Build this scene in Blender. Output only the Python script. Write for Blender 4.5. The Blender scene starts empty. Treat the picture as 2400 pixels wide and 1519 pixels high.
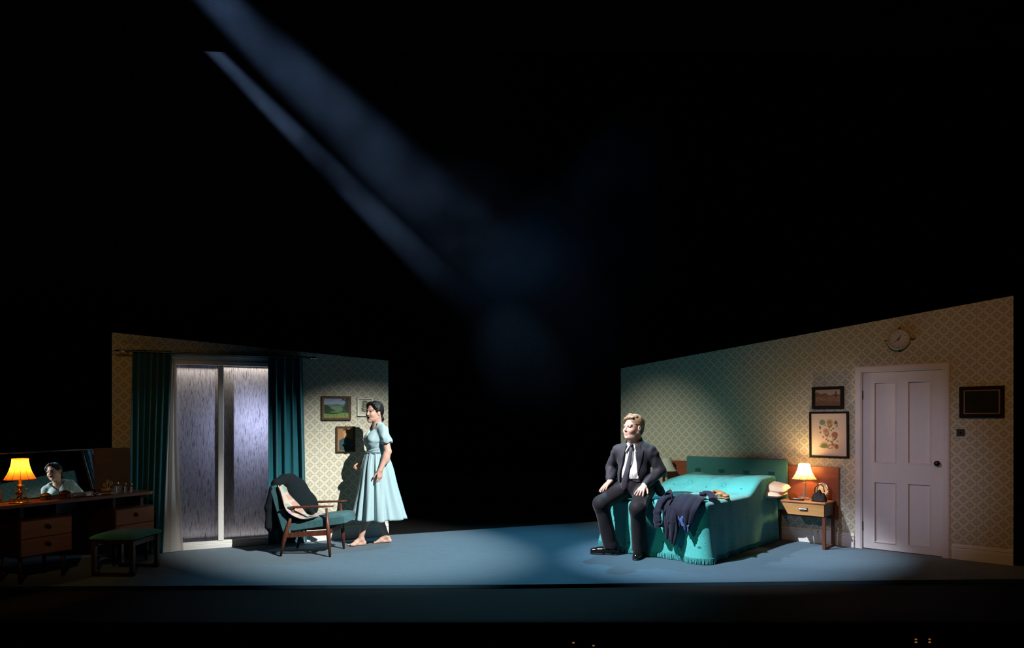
import bpy, bmesh, math, random
import numpy as np
from mathutils import Matrix, Vector, Euler
random.seed(7); rng = np.random.default_rng(7)
SC = bpy.context.scene; COL = SC.collection
R_ = math.radians

# ------------------------------------------------------------------ camera
cam_data = bpy.data.cameras.new('camera')
cam_data.sensor_width = 36.0; cam_data.lens = 24.0          # 1600 px focal length on a 2400 px frame
cam_data.shift_y = 0.0941                                    # rising front: verticals stay upright
cam_data.clip_end = 200
cam = bpy.data.objects.new('camera', cam_data); COL.objects.link(cam)
cam.location = (0, 0, 1.42); cam.rotation_euler = (R_(90), 0, 0)
SC.camera = cam

# ------------------------------------------------------------------ world, exposure
world = bpy.data.worlds.new('theatre_dark'); SC.world = world; world.use_nodes = True
world.node_tree.nodes['Background'].inputs[0].default_value = (0.02, 0.03, 0.05, 1)
world.node_tree.nodes['Background'].inputs[1].default_value = 0.012
vs = SC.view_settings
vs.view_transform = 'Standard'; vs.look = 'None'; vs.exposure = 0.0; vs.gamma = 1.0; vs.use_curve_mapping = False

# ------------------------------------------------------------------ stage lanterns and added fill spots
def spot(name, loc, target, watts, color, angle, blend=0.3, radius=0.06):
    d = bpy.data.lights.new(name, 'SPOT'); d.energy = watts; d.color = color
    d.spot_size = R_(angle); d.spot_blend = blend; d.shadow_soft_size = radius
    o = bpy.data.objects.new(name, d); COL.objects.link(o); o.location = loc
    o.rotation_euler = (Vector(target) - Vector(loc)).to_track_quat('-Z', 'Y').to_euler()
    return o
LIGHTS = [
    ('lantern_key_stage_left', (4.60, 1.00, 7.60), (-1.75, 7.80, -0.05), 11500, (1.0, 0.98, 0.92), 18.5, 0.80, 0.03),
    ('lantern_beam_front', (-5.42, 7.20, 8.05), (2.10, 7.20, 0.90), 5000, (0.66, 0.79, 1.0), 8.0, 0.8, 0.03),
    ('lantern_beam_back', (-6.00, 9.50, 8.40), (1.85, 7.20, 0.30), 12500, (0.70, 0.80, 1.0), 3.2, 0.5, 0.03),
    ('lantern_key_stage_right', (-4.60, 3.90, 9.40), (1.95, 7.10, 0.30), 13000, (0.92, 0.92, 1.0), 15.5, 0.75, 0.03),
    ('lantern_face_stage_right', (-6.00, 2.40, 7.60), (1.25, 7.25, 1.10), 950, (1.0, 0.95, 0.92), 6.5, 0.7, 0.03),
    ('fill_back_floor', (2.60, 11.60, 7.60), (-0.20, 7.10, 0.0), 3200, (0.24, 0.74, 1.0), 32.0, 1.0, 0.08),  # backlight added upstage to tint the floor without lighting the walls
    ('lantern_wash_green', (-6.50, 0.50, 5.00), (1.75, 7.00, 0.20), 650, (0.22, 1.0, 0.60), 7.0, 0.8, 0.05),
    ('fill_bed_wall', (-4.50, 0.50, 8.50), (1.95, 9.20, 0.60), 3300, (1.0, 1.0, 0.80), 11.5, 1.0, 0.08),  # unseen fill, added to brighten the wall behind the bed
    ('fill_door', (-6.20, -0.30, 5.20), (3.60, 7.30, 1.05), 1300, (0.84, 0.78, 1.0), 11.0, 1.0, 0.06),  # added fill spot for the lavender light on the door
    ('fill_right_warm', (-2.00, -4.50, 6.50), (4.20, 6.90, 1.60), 800, (1.0, 0.46, 0.15), 19.0, 1.0, 0.10),  # unseen warm fill, added to brown the right wall
    ('fill_curtain_side', (2.08, 7.85, 3.00), (-3.71, 7.30, 1.10), 420, (0.80, 0.92, 1.0), 14.0, 0.9, 0.04),  # spot added to catch the net curtain and the velvet fold edges
    ('fill_back_cloth_low', (-2.50, 10.50, 9.00), (0.20, 16.0, 2.75), 4200, (0.30, 0.66, 1.0), 16.0, 1.0, 0.05),  # added spot that makes the blue glow on the back cloth
    ('fill_back_cloth_high', (-2.50, 10.50, 9.00), (0.50, 16.0, 4.00), 1300, (0.32, 0.58, 1.0), 30.0, 1.0, 0.05),  # second added spot, a wide faint glow that carries on the beam
    ('fill_left_warm', (1.60, -4.50, 6.50), (-4.15, 6.80, 1.15), 420, (1.0, 0.58, 0.20), 15.0, 1.0, 0.10),  # unseen warm fill, added for the dressing table corner
]
for a in LIGHTS: spot(*a)

# ------------------------------------------------------------------ helpers
def sset(o, label=None, cat=None, group=None, kind=None):
    if label: o['label'] = label
    if cat: o['category'] = cat
    if group: o['group'] = group
    if kind: o['kind'] = kind
    return o
def empty(name, loc=(0, 0, 0), rz=0.0, label=None, cat=None, group=None, kind=None):
    o = bpy.data.objects.new(name, None); COL.objects.link(o)
    o.location = loc; o.rotation_euler = (0, 0, rz); o.empty_display_size = 0.1
    return sset(o, label, cat, group, kind)

class MB:
    """collects shapes, then builds ONE mesh object"""
    def __init__(s): s.v = []; s.f = []; s.uv = None; s.M = Matrix.Identity(4)
    def at(s, loc=(0, 0, 0), rot=(0, 0, 0)):
        s.M = Matrix.Translation(loc) @ Euler(rot).to_matrix().to_4x4(); return s
    def add(s, vs_, fs):
        b = len(s.v); M = s.M
        s.v += [tuple(M @ Vector(p)) for p in vs_]; s.f += [tuple(i + b for i in f) for f in fs]; return s
    def box(s, x0, x1, y0, y1, z0, z1, c=0.0):
        if c <= 0:
            vs_ = [(x, y, z) for x in (x0, x1) for y in (y0, y1) for z in (z0, z1)]
            return s.add(vs_, [(0, 1, 3, 2), (4, 6, 7, 5), (0, 4, 5, 1), (2, 3, 7, 6), (0, 2, 6, 4), (1, 5, 7, 3)])
        c = min(c, (x1-x0)/2.01, (y1-y0)/2.01, (z1-z0)/2.01)
        bm = bmesh.new(); bmesh.ops.create_cube(bm, size=1.0)
        for v in bm.verts:
            v.co = Vector(((x0+x1)/2 + v.co.x*(x1-x0), (y0+y1)/2 + v.co.y*(y1-y0), (z0+z1)/2 + v.co.z*(z1-z0)))
        bmesh.ops.bevel(bm, geom=bm.edges[:], offset=c, segments=2, profile=0.5, affect='EDGES')
        return s.addbm(bm)
    def addbm(s, bm):
        bm.verts.index_update()
        s.add([v.co.copy() for v in bm.verts], [[v.index for v in f.verts] for f in bm.faces]); bm.free(); return s
    def lathe(s, prof, n=24, z0=0.0, cap=True, sq=None):
        vs_ = []; fs = []
        for (r, z) in prof:
            for k in range(n):
                a = 2*math.pi*k/n
                rr = r if sq is None else r*sq(a)
                vs_.append((rr*math.cos(a), rr*math.sin(a), z + z0))
        for i in range(len(prof)-1):
            for k in range(n):
                k2 = (k+1) % n
                fs.append((i*n+k, i*n+k2, (i+1)*n+k2, (i+1)*n+k))
        if cap:
            fs.append(tuple(reversed(range(n)))); fs.append(tuple((len(prof)-1)*n+k for k in range(n)))
        return s.add(vs_, fs)
    def tube(s, pts, r, n=8, r2=None, flat=1.0):
        pts = [Vector(p) for p in pts]; m = len(pts); vs_ = []; fs = []
        up = Vector((0, 0, 1)); prev = None
        for i, p in enumerate(pts):
            t = (pts[min(i+1, m-1)] - pts[max(i-1, 0)]).normalized()
            if prev is None:
                a = t.cross(up if abs(t.z) < 0.9 else Vector((1, 0, 0))).normalized()
            else:
                a = (prev - t*prev.dot(t)).normalized()
            prev = a; b = t.cross(a)
            rr = r if r2 is None else r + (r2-r)*i/(m-1)
            if callable(r): rr = r(i/(m-1))
            for k in range(n):
                q = 2*math.pi*k/n
                vs_.append(p + a*(rr*math.cos(q)) + b*(rr*flat*math.sin(q)))
        for i in range(m-1):
            for k in range(n):
                k2 = (k+1) % n
                fs.append((i*n+k, i*n+k2, (i+1)*n+k2, (i+1)*n+k))
        fs.append(tuple(reversed(range(n)))); fs.append(tuple((m-1)*n+k for k in range(n)))
        return s.add(vs_, fs)
    def prism(s, poly, y0, y1):                       # polygon in x,z extruded along y
        n = len(poly)
        vs_ = [(x, y0, z) for x, z in poly] + [(x, y1, z) for x, z in poly]
        fs = [tuple(range(n)), tuple(reversed(range(n, 2*n)))]
        fs += [(i, i+n, (i+1) % n + n, (i+1) % n) for i in range(n)]
        return s.add(vs_, fs)
    def prismz(s, poly, z0, z1):
        n = len(poly)
        vs_ = [(x, y, z0) for x, y in poly] + [(x, y, z1) for x, y in poly]
        fs = [tuple(reversed(range(n))), tuple(range(n, 2*n))]
        fs += [(i, (i+1) % n, (i+1) % n + n, i+n) for i in range(n)]
        return s.add(vs_, fs)
    def grid(s, fn, nu, nv):
        vs_ = [fn(i/nu, j/nv) for j in range(nv+1) for i in range(nu+1)]
        fs = [(j*(nu+1)+i, j*(nu+1)+i+1, (j+1)*(nu+1)+i+1, (j+1)*(nu+1)+i) for j in range(nv) for i in range(nu)]
        return s.add(vs_, fs)
    def ball(s, c, r, n=12, m=8):
        rx, ry, rz = (r, r, r) if not isinstance(r, (tuple, list)) else r
        vs_ = [(c[0], c[1], c[2]-rz)]; fs = []
        for j in range(1, m):
            t = math.pi*j/m
            for k in range(n):
                a = 2*math.pi*k/n
                vs_.append((c[0]+rx*math.sin(t)*math.cos(a), c[1]+ry*math.sin(t)*math.sin(a), c[2]-rz*math.cos(t)))
        vs_.append((c[0], c[1], c[2]+rz)); e = len(vs_)-1
        for k in range(n):
            k2 = (k+1) % n
            fs.append((0, 1+k2, 1+k)); fs.append((e, e-n+k, e-n+k2))
            for j in range(m-2):
                fs.append((1+j*n+k, 1+j*n+k2, 1+(j+1)*n+k2, 1+(j+1)*n+k))
        return s.add(vs_, fs)
    def build(s, name, material, parent=None, smooth=False, label=None, uv=None, angle=None):
        me = bpy.data.meshes.new(name); me.from_pydata(s.v, [], s.f); me.update()
        if material: me.materials.append(material)
        o = bpy.data.objects.new(name, me); COL.objects.link(o)
        if parent: o.parent = parent
        if smooth: me.polygons.foreach_set('use_smooth', [True]*len(me.polygons))
        if angle is not None and smooth:
            bm = bmesh.new(); bm.from_mesh(me)
            for e in bm.edges:
                if len(e.link_faces) == 2 and e.calc_face_angle(0) > R_(angle): e.smooth = False
            bm.to_mesh(me); bm.free()
        if label: o['label'] = label
        if uv is not None:
            lay = me.uv_layers.new(name='UVMap')
            idx = np.empty(len(me.loops), dtype=np.int32); me.loops.foreach_get('vertex_index', idx)
            lay.data.foreach_set('uv', np.asarray(uv, dtype=np.float32)[idx].ravel())
        return o

def copy_tree(o, parent=None):
    c = o.copy(); COL.objects.link(c); c.parent = parent
    for ch in list(o.children): copy_tree(ch, c)
    return c
def solidify(o, t, off=0.0):
    m = o.modifiers.new('thickness', 'SOLIDIFY'); m.thickness = t; m.offset = off; return o
def subsurf(o, n=1):
    m = o.modifiers.new('smooth', 'SUBSURF'); m.levels = n; m.render_levels = n; return o

# ------------------------------------------------------------------ materials
class NT:
    def __init__(s, name):
        s.m = bpy.data.materials.new(name); s.m.use_nodes = True; s.t = s.m.node_tree
        s.t.nodes.clear(); s.out = s.t.nodes.new('ShaderNodeOutputMaterial')
    def n(s, typ, props=None, **ins):
        nd = s.t.nodes.new(typ)
        for k, v in (props or {}).items(): setattr(nd, k, v)
        for k, v in ins.items():
            s.set(nd.inputs[k.replace('_', ' ')] if k.replace('_', ' ') in nd.inputs else nd.inputs[k], v)
        return nd
    def set(s, sock, v):
        if isinstance(v, bpy.types.NodeSocket): s.t.links.new(v, sock)
        elif isinstance(v, (tuple, list)) and sock.type == 'RGBA' and len(v) == 3: sock.default_value = (*v, 1)
        else: sock.default_value = v
    def math(s, op, a, b=None, c=None, clamp=False):
        nd = s.t.nodes.new('ShaderNodeMath'); nd.operation = op; nd.use_clamp = clamp
        s.set(nd.inputs[0], a)
        if b is not None: s.set(nd.inputs[1], b)
        if c is not None: s.set(nd.inputs[2], c)
        return nd.outputs[0]
    def step(s, x, e0, e1):                           # smoothstep
        nd = s.n('ShaderNodeMapRange', {'interpolation_type': 'SMOOTHSTEP'})
        s.set(nd.inputs[0], x); nd.inputs[1].default_value = e0; nd.inputs[2].default_value = e1
        return nd.outputs[0]
    def mix(s, f, a, b):
        nd = s.n('ShaderNodeMix', {'data_type': 'RGBA'})
        s.set(nd.inputs[0], f); s.set(nd.inputs[6], a); s.set(nd.inputs[7], b); return nd.outputs[2]
    def coord(s, kind='Object', scale=(1, 1, 1), rot=(0, 0, 0)):
        tc = s.n('ShaderNodeTexCoord'); mp = s.n('ShaderNodeMapping')
        s.t.links.new(tc.outputs[kind], mp.inputs[0]); mp.inputs[3].default_value = scale; mp.inputs[2].default_value = rot
        return mp.outputs[0]
    def noise(s, vec, scale, detail=3.0, rough=0.55, dist=0.0):
        nd = s.n('ShaderNodeTexNoise'); s.set(nd.inputs['Vector'], vec)
        nd.inputs['Scale'].default_value = scale; nd.inputs['Detail'].default_value = detail
        nd.inputs['Roughness'].default_value = rough; nd.inputs['Distortion'].default_value = dist
        return nd.outputs[0]
    def bump(s, h, strength, dist=0.01):
        nd = s.n('ShaderNodeBump'); nd.inputs['Strength'].default_value = strength; nd.inputs['Distance'].default_value = dist
        s.set(nd.inputs['Height'], h); return nd.outputs[0]
    def pbr(s, color, rough=0.6, metal=0.0, spec=0.4, normal=None, **kw):
        b = s.n('ShaderNodeBsdfPrincipled')
        s.set(b.inputs['Base Color'], color); s.set(b.inputs['Roughness'], rough); s.set(b.inputs['Metallic'], metal)
        b.inputs['Specular IOR Level'].default_value = spec
        if normal is not None: s.set(b.inputs['Normal'], normal)
        for k, v in kw.items(): s.set(b.inputs[k.replace('_', ' ')], v)
        return b
    def done(s, sh, vol=None):
        if sh is not None: s.t.links.new(sh.outputs[0] if hasattr(sh, 'outputs') else sh, s.out.inputs[0])
        if vol is not None: s.t.links.new(vol.outputs[0], s.out.inputs[1])
        return s.m

def plain(name, color, rough=0.6, metal=0.0, spec=0.4, vary=0.12, scale=14.0, bump=0.0, bscale=80.0, **kw):
    t = NT(name); v = t.coord()
    nz = t.noise(v, scale, 4.0)
    dark = tuple(c*(1-vary) for c in color); lite = tuple(min(1, c*(1+vary)) for c in color)
    c = t.mix(nz, dark, lite)
    nrm = t.bump(t.noise(v, bscale, 3.0), bump, 0.004) if bump > 0 else None
    return t.done(t.pbr(c, rough, metal, spec, nrm, **kw))
def wood(name, c1, c2, rough=0.4, scale=(1, 14, 14), spec=0.4, coat=0.0):
    t = NT(name); v = t.coord('Object', scale)
    w = t.n('ShaderNodeTexNoise'); t.set(w.inputs['Vector'], v); w.inputs['Scale'].default_value = 3.0
    w.inputs['Detail'].default_value = 6.0; w.inputs['Distortion'].default_value = 1.2
    f = t.step(w.outputs[0], 0.3, 0.7)
    fine = t.noise(t.coord('Object', tuple(k*6 for k in scale)), 6.0, 2.0)
    c = t.mix(t.math('MULTIPLY', fine, 0.5), t.mix(f, c1, c2), tuple(k*0.55 for k in c1))
    return t.done(t.pbr(c, rough, 0, spec, t.bump(fine, 0.08, 0.002), Coat_Weight=coat, Coat_Roughness=0.25))
def cloth(name, color, rough=0.9, sheen=0.3, weave=500.0, bump=0.25, vary=0.15, fold=0.0):
    t = NT(name); v = t.coord()
    nz = t.noise(v, 30.0, 4.0); fine = t.noise(v, weave, 2.0)
    c = t.mix(nz, tuple(k*(1-vary) for k in color), tuple(min(1, k*(1+vary)) for k in color))
    return t.done(t.pbr(c, rough, 0, 0.2, t.bump(fine, bump, 0.002), Sheen_Weight=sheen, Sheen_Roughness=0.4))
def painted(name, rough=0.6, spec=0.3, sss=0.0, bump=0.0, attr='Col'):
    t = NT(name); a = t.n('ShaderNodeAttribute', {'attribute_name': attr})
    nrm = t.bump(t.noise(t.coord(), 220.0, 2.0), bump, 0.002) if bump else None
    return t.done(t.pbr(a.outputs[0], rough, 0, spec, nrm, Subsurface_Weight=sss))

def make_wallpaper():
    t = NT('wallpaper_print'); tc = t.n('ShaderNodeTexCoord'); sp = t.n('ShaderNodeSeparateXYZ')
    t.t.links.new(tc.outputs['Object'], sp.inputs[0]); P = 0.112
    p = t.math('MULTIPLY', sp.outputs[0], 1/P); q = t.math('MULTIPLY', sp.outputs[2], 1/P)
    fr = lambda x: t.math('ABSOLUTE', t.math('SUBTRACT', t.math('FRACT', x), 0.5))
    a = fr(p); b = fr(q)
    a2 = t.math('SUBTRACT', 0.5, a); b2 = t.math('SUBTRACT', 0.5, b)
    L2 = lambda x, y: t.math('SQRT', t.math('ADD', t.math('MULTIPLY', x, x), t.math('MULTIPLY', y, y)))
    dA = L2(a, b); dB = L2(a2, b2); d = t.math('MINIMUM', dA, dB)
    sA = t.math('ADD', a, b); e = t.math('ABSOLUTE', t.math('SUBTRACT', sA, 0.5))
    tt = t.math('ABSOLUTE', t.math('SUBTRACT', a, b))
    bar = t.math('MULTIPLY', t.step(e, 0.19, 0.09), t.step(tt, 0.52, 0.40))
    slit = t.math('MULTIPLY', t.step(e, 0.05, 0.02), t.step(tt, 0.25, 0.15))
    ring = t.math('MULTIPLY', t.step(d, 0.045, 0.065), t.step(d, 0.12, 0.098))
    dot = t.step(d, 0.042, 0.028)
    ln = t.math('MINIMUM', t.math('MINIMUM', a, b), t.math('MINIMUM', a2, b2))
    lines = t.math('MULTIPLY', t.step(ln, 0.022, 0.006), t.step(d, 0.12, 0.15))
    light = t.math('MAXIMUM', t.math('MULTIPLY', bar, t.math('SUBTRACT', 1.0, t.math('MULTIPLY', slit, 0.25))), ring)
    c = t.mix(light, (0.41, 0.405, 0.32), (0.64, 0.615, 0.495))
    dark = t.math('MAXIMUM', dot, t.math('MULTIPLY', lines, 0.40))
    c = t.mix(dark, c, (0.17, 0.155, 0.11))
    nz = t.noise(tc.outputs['Object'], 3.0, 5.0)
    c = t.mix(t.math('MULTIPLY', nz, 0.22), c, (0.40, 0.37, 0.29))
    return t.done(t.pbr(c, 0.75, 0, 0.25))

def make_carpet():
    t = NT('carpet_pile'); v = t.coord()
    a = t.noise(v, 1.3, 5.0, 0.6); b = t.noise(v, 260.0, 3.0, 0.7); c3 = t.noise(t.coord('Object', (1, 3.5, 1), (0, 0, 0.25)), 5.0, 4.0)
    c = t.mix(a, (0.018, 0.074, 0.118), (0.031, 0.104, 0.160))
    c = t.mix(t.step(c3, 0.52, 0.75), c, (0.018, 0.062, 0.10))
    c = t.mix(t.math('MULTIPLY', b, 0.55), c, (0.012, 0.046, 0.078))
    h = t.math('ADD', t.math('MULTIPLY', b, 0.4), t.math('MULTIPLY', c3, 1.2))
    return t.done(t.pbr(c, 0.95, 0, 0.1, t.bump(h, 0.45, 0.012), Sheen_Weight=0.25, Sheen_Roughness=0.5))

def make_bedspread():
    t = NT('candlewick_cotton'); tc = t.n('ShaderNodeTexCoord'); uvv = tc.outputs['UV']
    sp = t.n('ShaderNodeSeparateXYZ'); t.t.links.new(uvv, sp.inputs[0])
    wob = t.noise(uvv, 6.0, 2.0)
    def lattice(P, ox, oy):
        px = t.math('SUBTRACT', t.math('FRACT', t.math('ADD', t.math('MULTIPLY', sp.outputs[0], 1/P), ox)), 0.5)
        py = t.math('SUBTRACT', t.math('FRACT', t.math('ADD', t.math('MULTIPLY', sp.outputs[1], 1/P), oy)), 0.5)
        r = t.math('MULTIPLY', t.math('SQRT', t.math('ADD', t.math('MULTIPLY', px, px), t.math('MULTIPLY', py, py))), P)
        return r, t.math('ARCTAN2', py, px)
    g = []
    for ox, oy in ((0.1, 0.2), (0.6, 0.7)):
        r, an = lattice(0.40, ox, oy)
        ring = t.math('MULTIPLY', t.step(r, 0.021, 0.024), t.step(r, 0.031, 0.028))
        pet = t.math('SINE', t.math('MULTIPLY', an, 18.0))
        petal = t.math('MULTIPLY', t.step(pet, 0.35, 0.8), t.math('MULTIPLY', t.step(r, 0.034, 0.039), t.step(r, 0.074, 0.062)))
        g.append(t.math('MAXIMUM', ring, t.math('MULTIPLY', petal, 0.55)))
        r2, _ = lattice(0.40, ox + 0.45, oy + 0.12)
        g.append(t.step(r2, 0.014, 0.009))
    loops = t.n('ShaderNodeTexVoronoi', {'feature': 'F1'}); t.set(loops.inputs['Vector'], uvv); loops.inputs['Scale'].default_value = 19.0
    sw = t.math('SINE', t.math('ADD', t.math('MULTIPLY', loops.outputs['Distance'], 62.0), t.math('MULTIPLY', wob, 5.0)))
    swm = t.math('MULTIPLY', t.step(sw, 0.10, 0.6), 0.50)
    m = g[0]
    for x in g[1:]: m = t.math('MAXIMUM', m, x)
    m2 = t.math('MAXIMUM', m, swm)
    c = t.mix(t.noise(uvv, 3.0, 3.0), (0.07, 0.41, 0.40), (0.10, 0.50, 0.47))
    c = t.mix(m2, c, (0.012, 0.15, 0.16))
    h = t.math('SUBTRACT', t.math('MULTIPLY', t.noise(uvv, 220.0, 2.0), 0.4), m2)
    return t.done(t.pbr(c, 0.9, 0, 0.15, t.bump(h, 0.5, 0.006), Sheen_Weight=0.35, Sheen_Roughness=0.4))

def make_rain_glass():
    t = NT('rain_streaked_glass'); v = t.coord('Object', (150, 150, 9))
    a = t.noise(v, 1.0, 4.0, 0.6, 0.6); b = t.noise(t.coord('Object', (260, 260, 16)), 1.0, 2.0, 0.5, 1.0)
    k = t.math('MULTIPLY', t.step(a, 0.66, 0.52), t.math('ADD', 0.45, t.math('MULTIPLY', t.step(b, 0.70, 0.40), 0.55)))
    c = t.mix(k, (0.14, 0.14, 0.16), (0.58, 0.58, 0.62))
    tr = t.n('ShaderNodeBsdfTranslucent'); t.set(tr.inputs[0], c)
    df = t.pbr((0.06, 0.06, 0.07), 0.25, 0, 0.5, t.bump(a, 0.5, 0.006))
    mx = t.n('ShaderNodeMixShader'); mx.inputs[0].default_value = 0.88
    t.t.links.new(df.outputs[0], mx.inputs[1]); t.t.links.new(tr.outputs[0], mx.inputs[2])
    return t.done(mx)
def make_translucent(name, color, frac=0.6, rough=0.8, seams=0, seam_col=(0.1, 0.05, 0.01)):
    t = NT(name); col = color
    if seams:
        tc = t.n('ShaderNodeTexCoord'); sp = t.n('ShaderNodeSeparateXYZ'); t.t.links.new(tc.outputs['Object'], sp.inputs[0])
        an = t.math('ARCTAN2', sp.outputs[1], sp.outputs[0])
        s_ = t.math('ABSOLUTE', t.math('SUBTRACT', t.math('FRACT', t.math('ADD', t.math('MULTIPLY', an, seams/(2*math.pi)), 10.25)), 0.5))
        col = t.mix(t.step(s_, 0.045, 0.02), color, seam_col)
    tr = t.n('ShaderNodeBsdfTranslucent'); t.set(tr.inputs[0], col)
    df = t.pbr(col, rough, 0, 0.15)
    mx = t.n('ShaderNodeMixShader'); mx.inputs[0].default_value = frac
    t.t.links.new(df.outputs[0], mx.inputs[1]); t.t.links.new(tr.outputs[0], mx.inputs[2])
    return t.done(mx)
def make_patchwork():
    t = NT('pastel_crochet_squares'); tc = t.n('ShaderNodeTexCoord')
    sp = t.n('ShaderNodeSeparateXYZ'); t.t.links.new(tc.outputs['UV'], sp.inputs[0]); P = 0.085
    p = t.math('MULTIPLY', sp.outputs[0], 1/P); q = t.math('MULTIPLY', sp.outputs[1], 1/P)
    fl = t.n('ShaderNodeCombineXYZ'); t.set(fl.inputs[0], t.math('FLOOR', p)); t.set(fl.inputs[1], t.math('FLOOR', q))
    wn = t.n('ShaderNodeTexWhiteNoise', {'noise_dimensions': '2D'}); t.t.links.new(fl.outputs[0], wn.inputs[0])
    rp = t.n('ShaderNodeValToRGB'); t.t.links.new(wn.outputs[0], rp.inputs[0]); rp.color_ramp.interpolation = 'CONSTANT'
    cols = [(0.17, 0.36, 0.30), (0.34, 0.26, 0.42), (0.34, 0.40, 0.18), (0.40, 0.26, 0.22), (0.16, 0.32, 0.44), (0.42, 0.38, 0.28)]
    while len(rp.color_ramp.elements) < len(cols): rp.color_ramp.elements.new(0.5)
    for i, c in enumerate(cols): rp.color_ramp.elements[i].position = i/len(cols); rp.color_ramp.elements[i].color = (*c, 1)
    e = t.math('MAXIMUM', t.math('ABSOLUTE', t.math('SUBTRACT', t.math('FRACT', p), 0.5)), t.math('ABSOLUTE', t.math('SUBTRACT', t.math('FRACT', q), 0.5)))
    c = t.mix(t.step(e, 0.33, 0.36), rp.outputs[0], (0.44, 0.38, 0.34))
    return t.done(t.pbr(c, 0.95, 0, 0.1, t.bump(t.noise(tc.outputs['UV'], 300.0, 2.0), 0.4, 0.003), Sheen_Weight=0.2))
def glassy(name, color=(1, 1, 1), rough=0.05, ior=1.45):
    t = NT(name); return t.done(t.pbr(color, rough, 0, 0.5, None, Transmission_Weight=0.9, IOR=ior))
def glow(name, color, strength):
    t = NT(name); e = t.n('ShaderNodeEmission'); t.set(e.inputs[0], color); e.inputs[1].default_value = strength
    return t.done(e)

M = {}
M['wallpaper'] = make_wallpaper(); M['carpet'] = make_carpet(); M['bedspread'] = make_bedspread()
M['rain'] = make_rain_glass(); M['patch'] = make_patchwork()
M['black'] = plain('black_stage_cloth', (0.012, 0.012, 0.013), 0.95, spec=0.05, vary=0.3)
M['drape'] = plain('black_drape', (0.010, 0.010, 0.011), 1.0, spec=0.0, vary=0.3)
M['stagefloor'] = plain('black_painted_boards', (0.006, 0.006, 0.006), 0.85, spec=0.1, vary=0.3)
M['white'] = plain('white_gloss_paint', (0.70, 0.70, 0.68), 0.45, vary=0.05)
M['doorpaint'] = plain('white_door_paint', (0.66, 0.64, 0.66), 0.5, vary=0.05)
M['velvet'] = cloth('teal_velvet', (0.006, 0.095, 0.125), 0.85, 0.3, 240.0, 0.15)
M['sheer'] = make_translucent('white_sheer_net', (0.72, 0.70, 0.68), 0.45)
M['rod'] = plain('dark_metal_rod', (0.10, 0.09, 0.08), 0.3, 0.9)
M['steel'] = plain('polished_steel', (0.62, 0.61, 0.58), 0.22, 1.0, vary=0.03)
M['brass'] = plain('aged_brass', (0.50, 0.32, 0.10), 0.3, 1.0)
M['silver'] = plain('silver_plate', (0.75, 0.73, 0.72), 0.2, 1.0, vary=0.04)
M['teak'] = wood('teak_veneer', (0.30, 0.125, 0.05), (0.40, 0.18, 0.075), 0.45, (1.2, 14, 14))
M['teak_leg'] = wood('dark_teak', (0.075, 0.022, 0.011), (0.13, 0.042, 0.020), 0.38, (14, 14, 1.5))
M['dark_wood'] = wood('dark_stained_wood', (0.035, 0.018, 0.010), (0.06, 0.03, 0.016), 0.4, (1.5, 14, 14))
M['vanity_top'] = wood('red_brown_veneer', (0.16, 0.055, 0.025), (0.24, 0.09, 0.04), 0.32, (1.2, 14, 14), coat=0.3)
M['mahogany'] = wood('mahogany_veneer', (0.235, 0.062, 0.03), (0.31, 0.095, 0.045), 0.42, (1.0, 14, 14))
M['oak'] = wood('light_oak_veneer', (0.42, 0.22, 0.075), (0.50, 0.28, 0.10), 0.5, (1.2, 14, 14))
M['frame_black'] = plain('black_frame_lacquer', (0.008, 0.007, 0.006), 0.6, spec=0.12)
M['frame_brown'] = wood('brown_frame_wood', (0.06, 0.028, 0.014), (0.12, 0.055, 0.025), 0.45, (10, 10, 10))
M['frame_gold'] = plain('worn_gilt', (0.22, 0.14, 0.06), 0.5, 0.6)
M['print'] = painted('printed_paper', 0.6, 0.3)
M['seat_teal'] = cloth('teal_woven_wool', (0.045, 0.118, 0.132), 0.95, 0.15, 160.0, 1.0, 0.45)
M['headboard'] = cloth('teal_upholstery', (0.050, 0.190, 0.185), 0.9, 0.2, 300.0, 0.3)
M['stool_green'] = cloth('sea_green_fabric', (0.022, 0.25, 0.21), 0.9, 0.3, 300.0, 0.3)
M['wool_black'] = cloth('black_wool', (0.005, 0.010, 0.013), 0.98, 0.0, 300.0, 0.3)
M['pillow'] = cloth('cream_cotton', (0.66, 0.52, 0.38), 0.9, 0.1, 400.0, 0.15)
M['mirror'] = plain('silvered_glass', (0.86, 0.88, 0.87), 0.01, 1.0, vary=0.0)
M['shade_lit_amber'] = make_translucent('amber_silk_shade', (0.74, 0.36, 0.07), 0.6, seams=12)
M['shade_lit_cream'] = make_translucent('cream_silk_shade', (0.80, 0.66, 0.46), 0.6, seams=10, seam_col=(0.45, 0.30, 0.16))
M['shade_unlit'] = make_translucent('pale_silk_shade', (0.72, 0.74, 0.64), 0.25)
M['onyx'] = plain('pale_onyx', (0.40, 0.42, 0.30), 0.3, vary=0.3)
M['crystal'] = glassy('cut_glass', (0.95, 0.92, 0.85), 0.06)
M['bottle_glass'] = glassy('perfume_glass', (0.8, 0.75, 0.8), 0.05)
M['amber_glass'] = plain('dark_amber_glass', (0.07, 0.022, 0.010), 0.12, spec=0.6, vary=0.2)
M['brown_jar'] = plain('brown_jar', (0.05, 0.030, 0.016), 0.25)
M['bag'] = plain('black_leather', (0.004, 0.004, 0.005), 0.6, vary=0.2, bump=0.2)
M['glove'] = plain('tan_leather', (0.30, 0.155, 0.06), 0.5, vary=0.3, bump=0.15)
M['navy'] = cloth('navy_gabardine', (0.011, 0.013, 0.028), 0.8, 0.15, 500.0, 0.15)
M['lining'] = plain('blue_satin_lining', (0.07, 0.12, 0.34), 0.3, vary=0.2)
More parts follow.
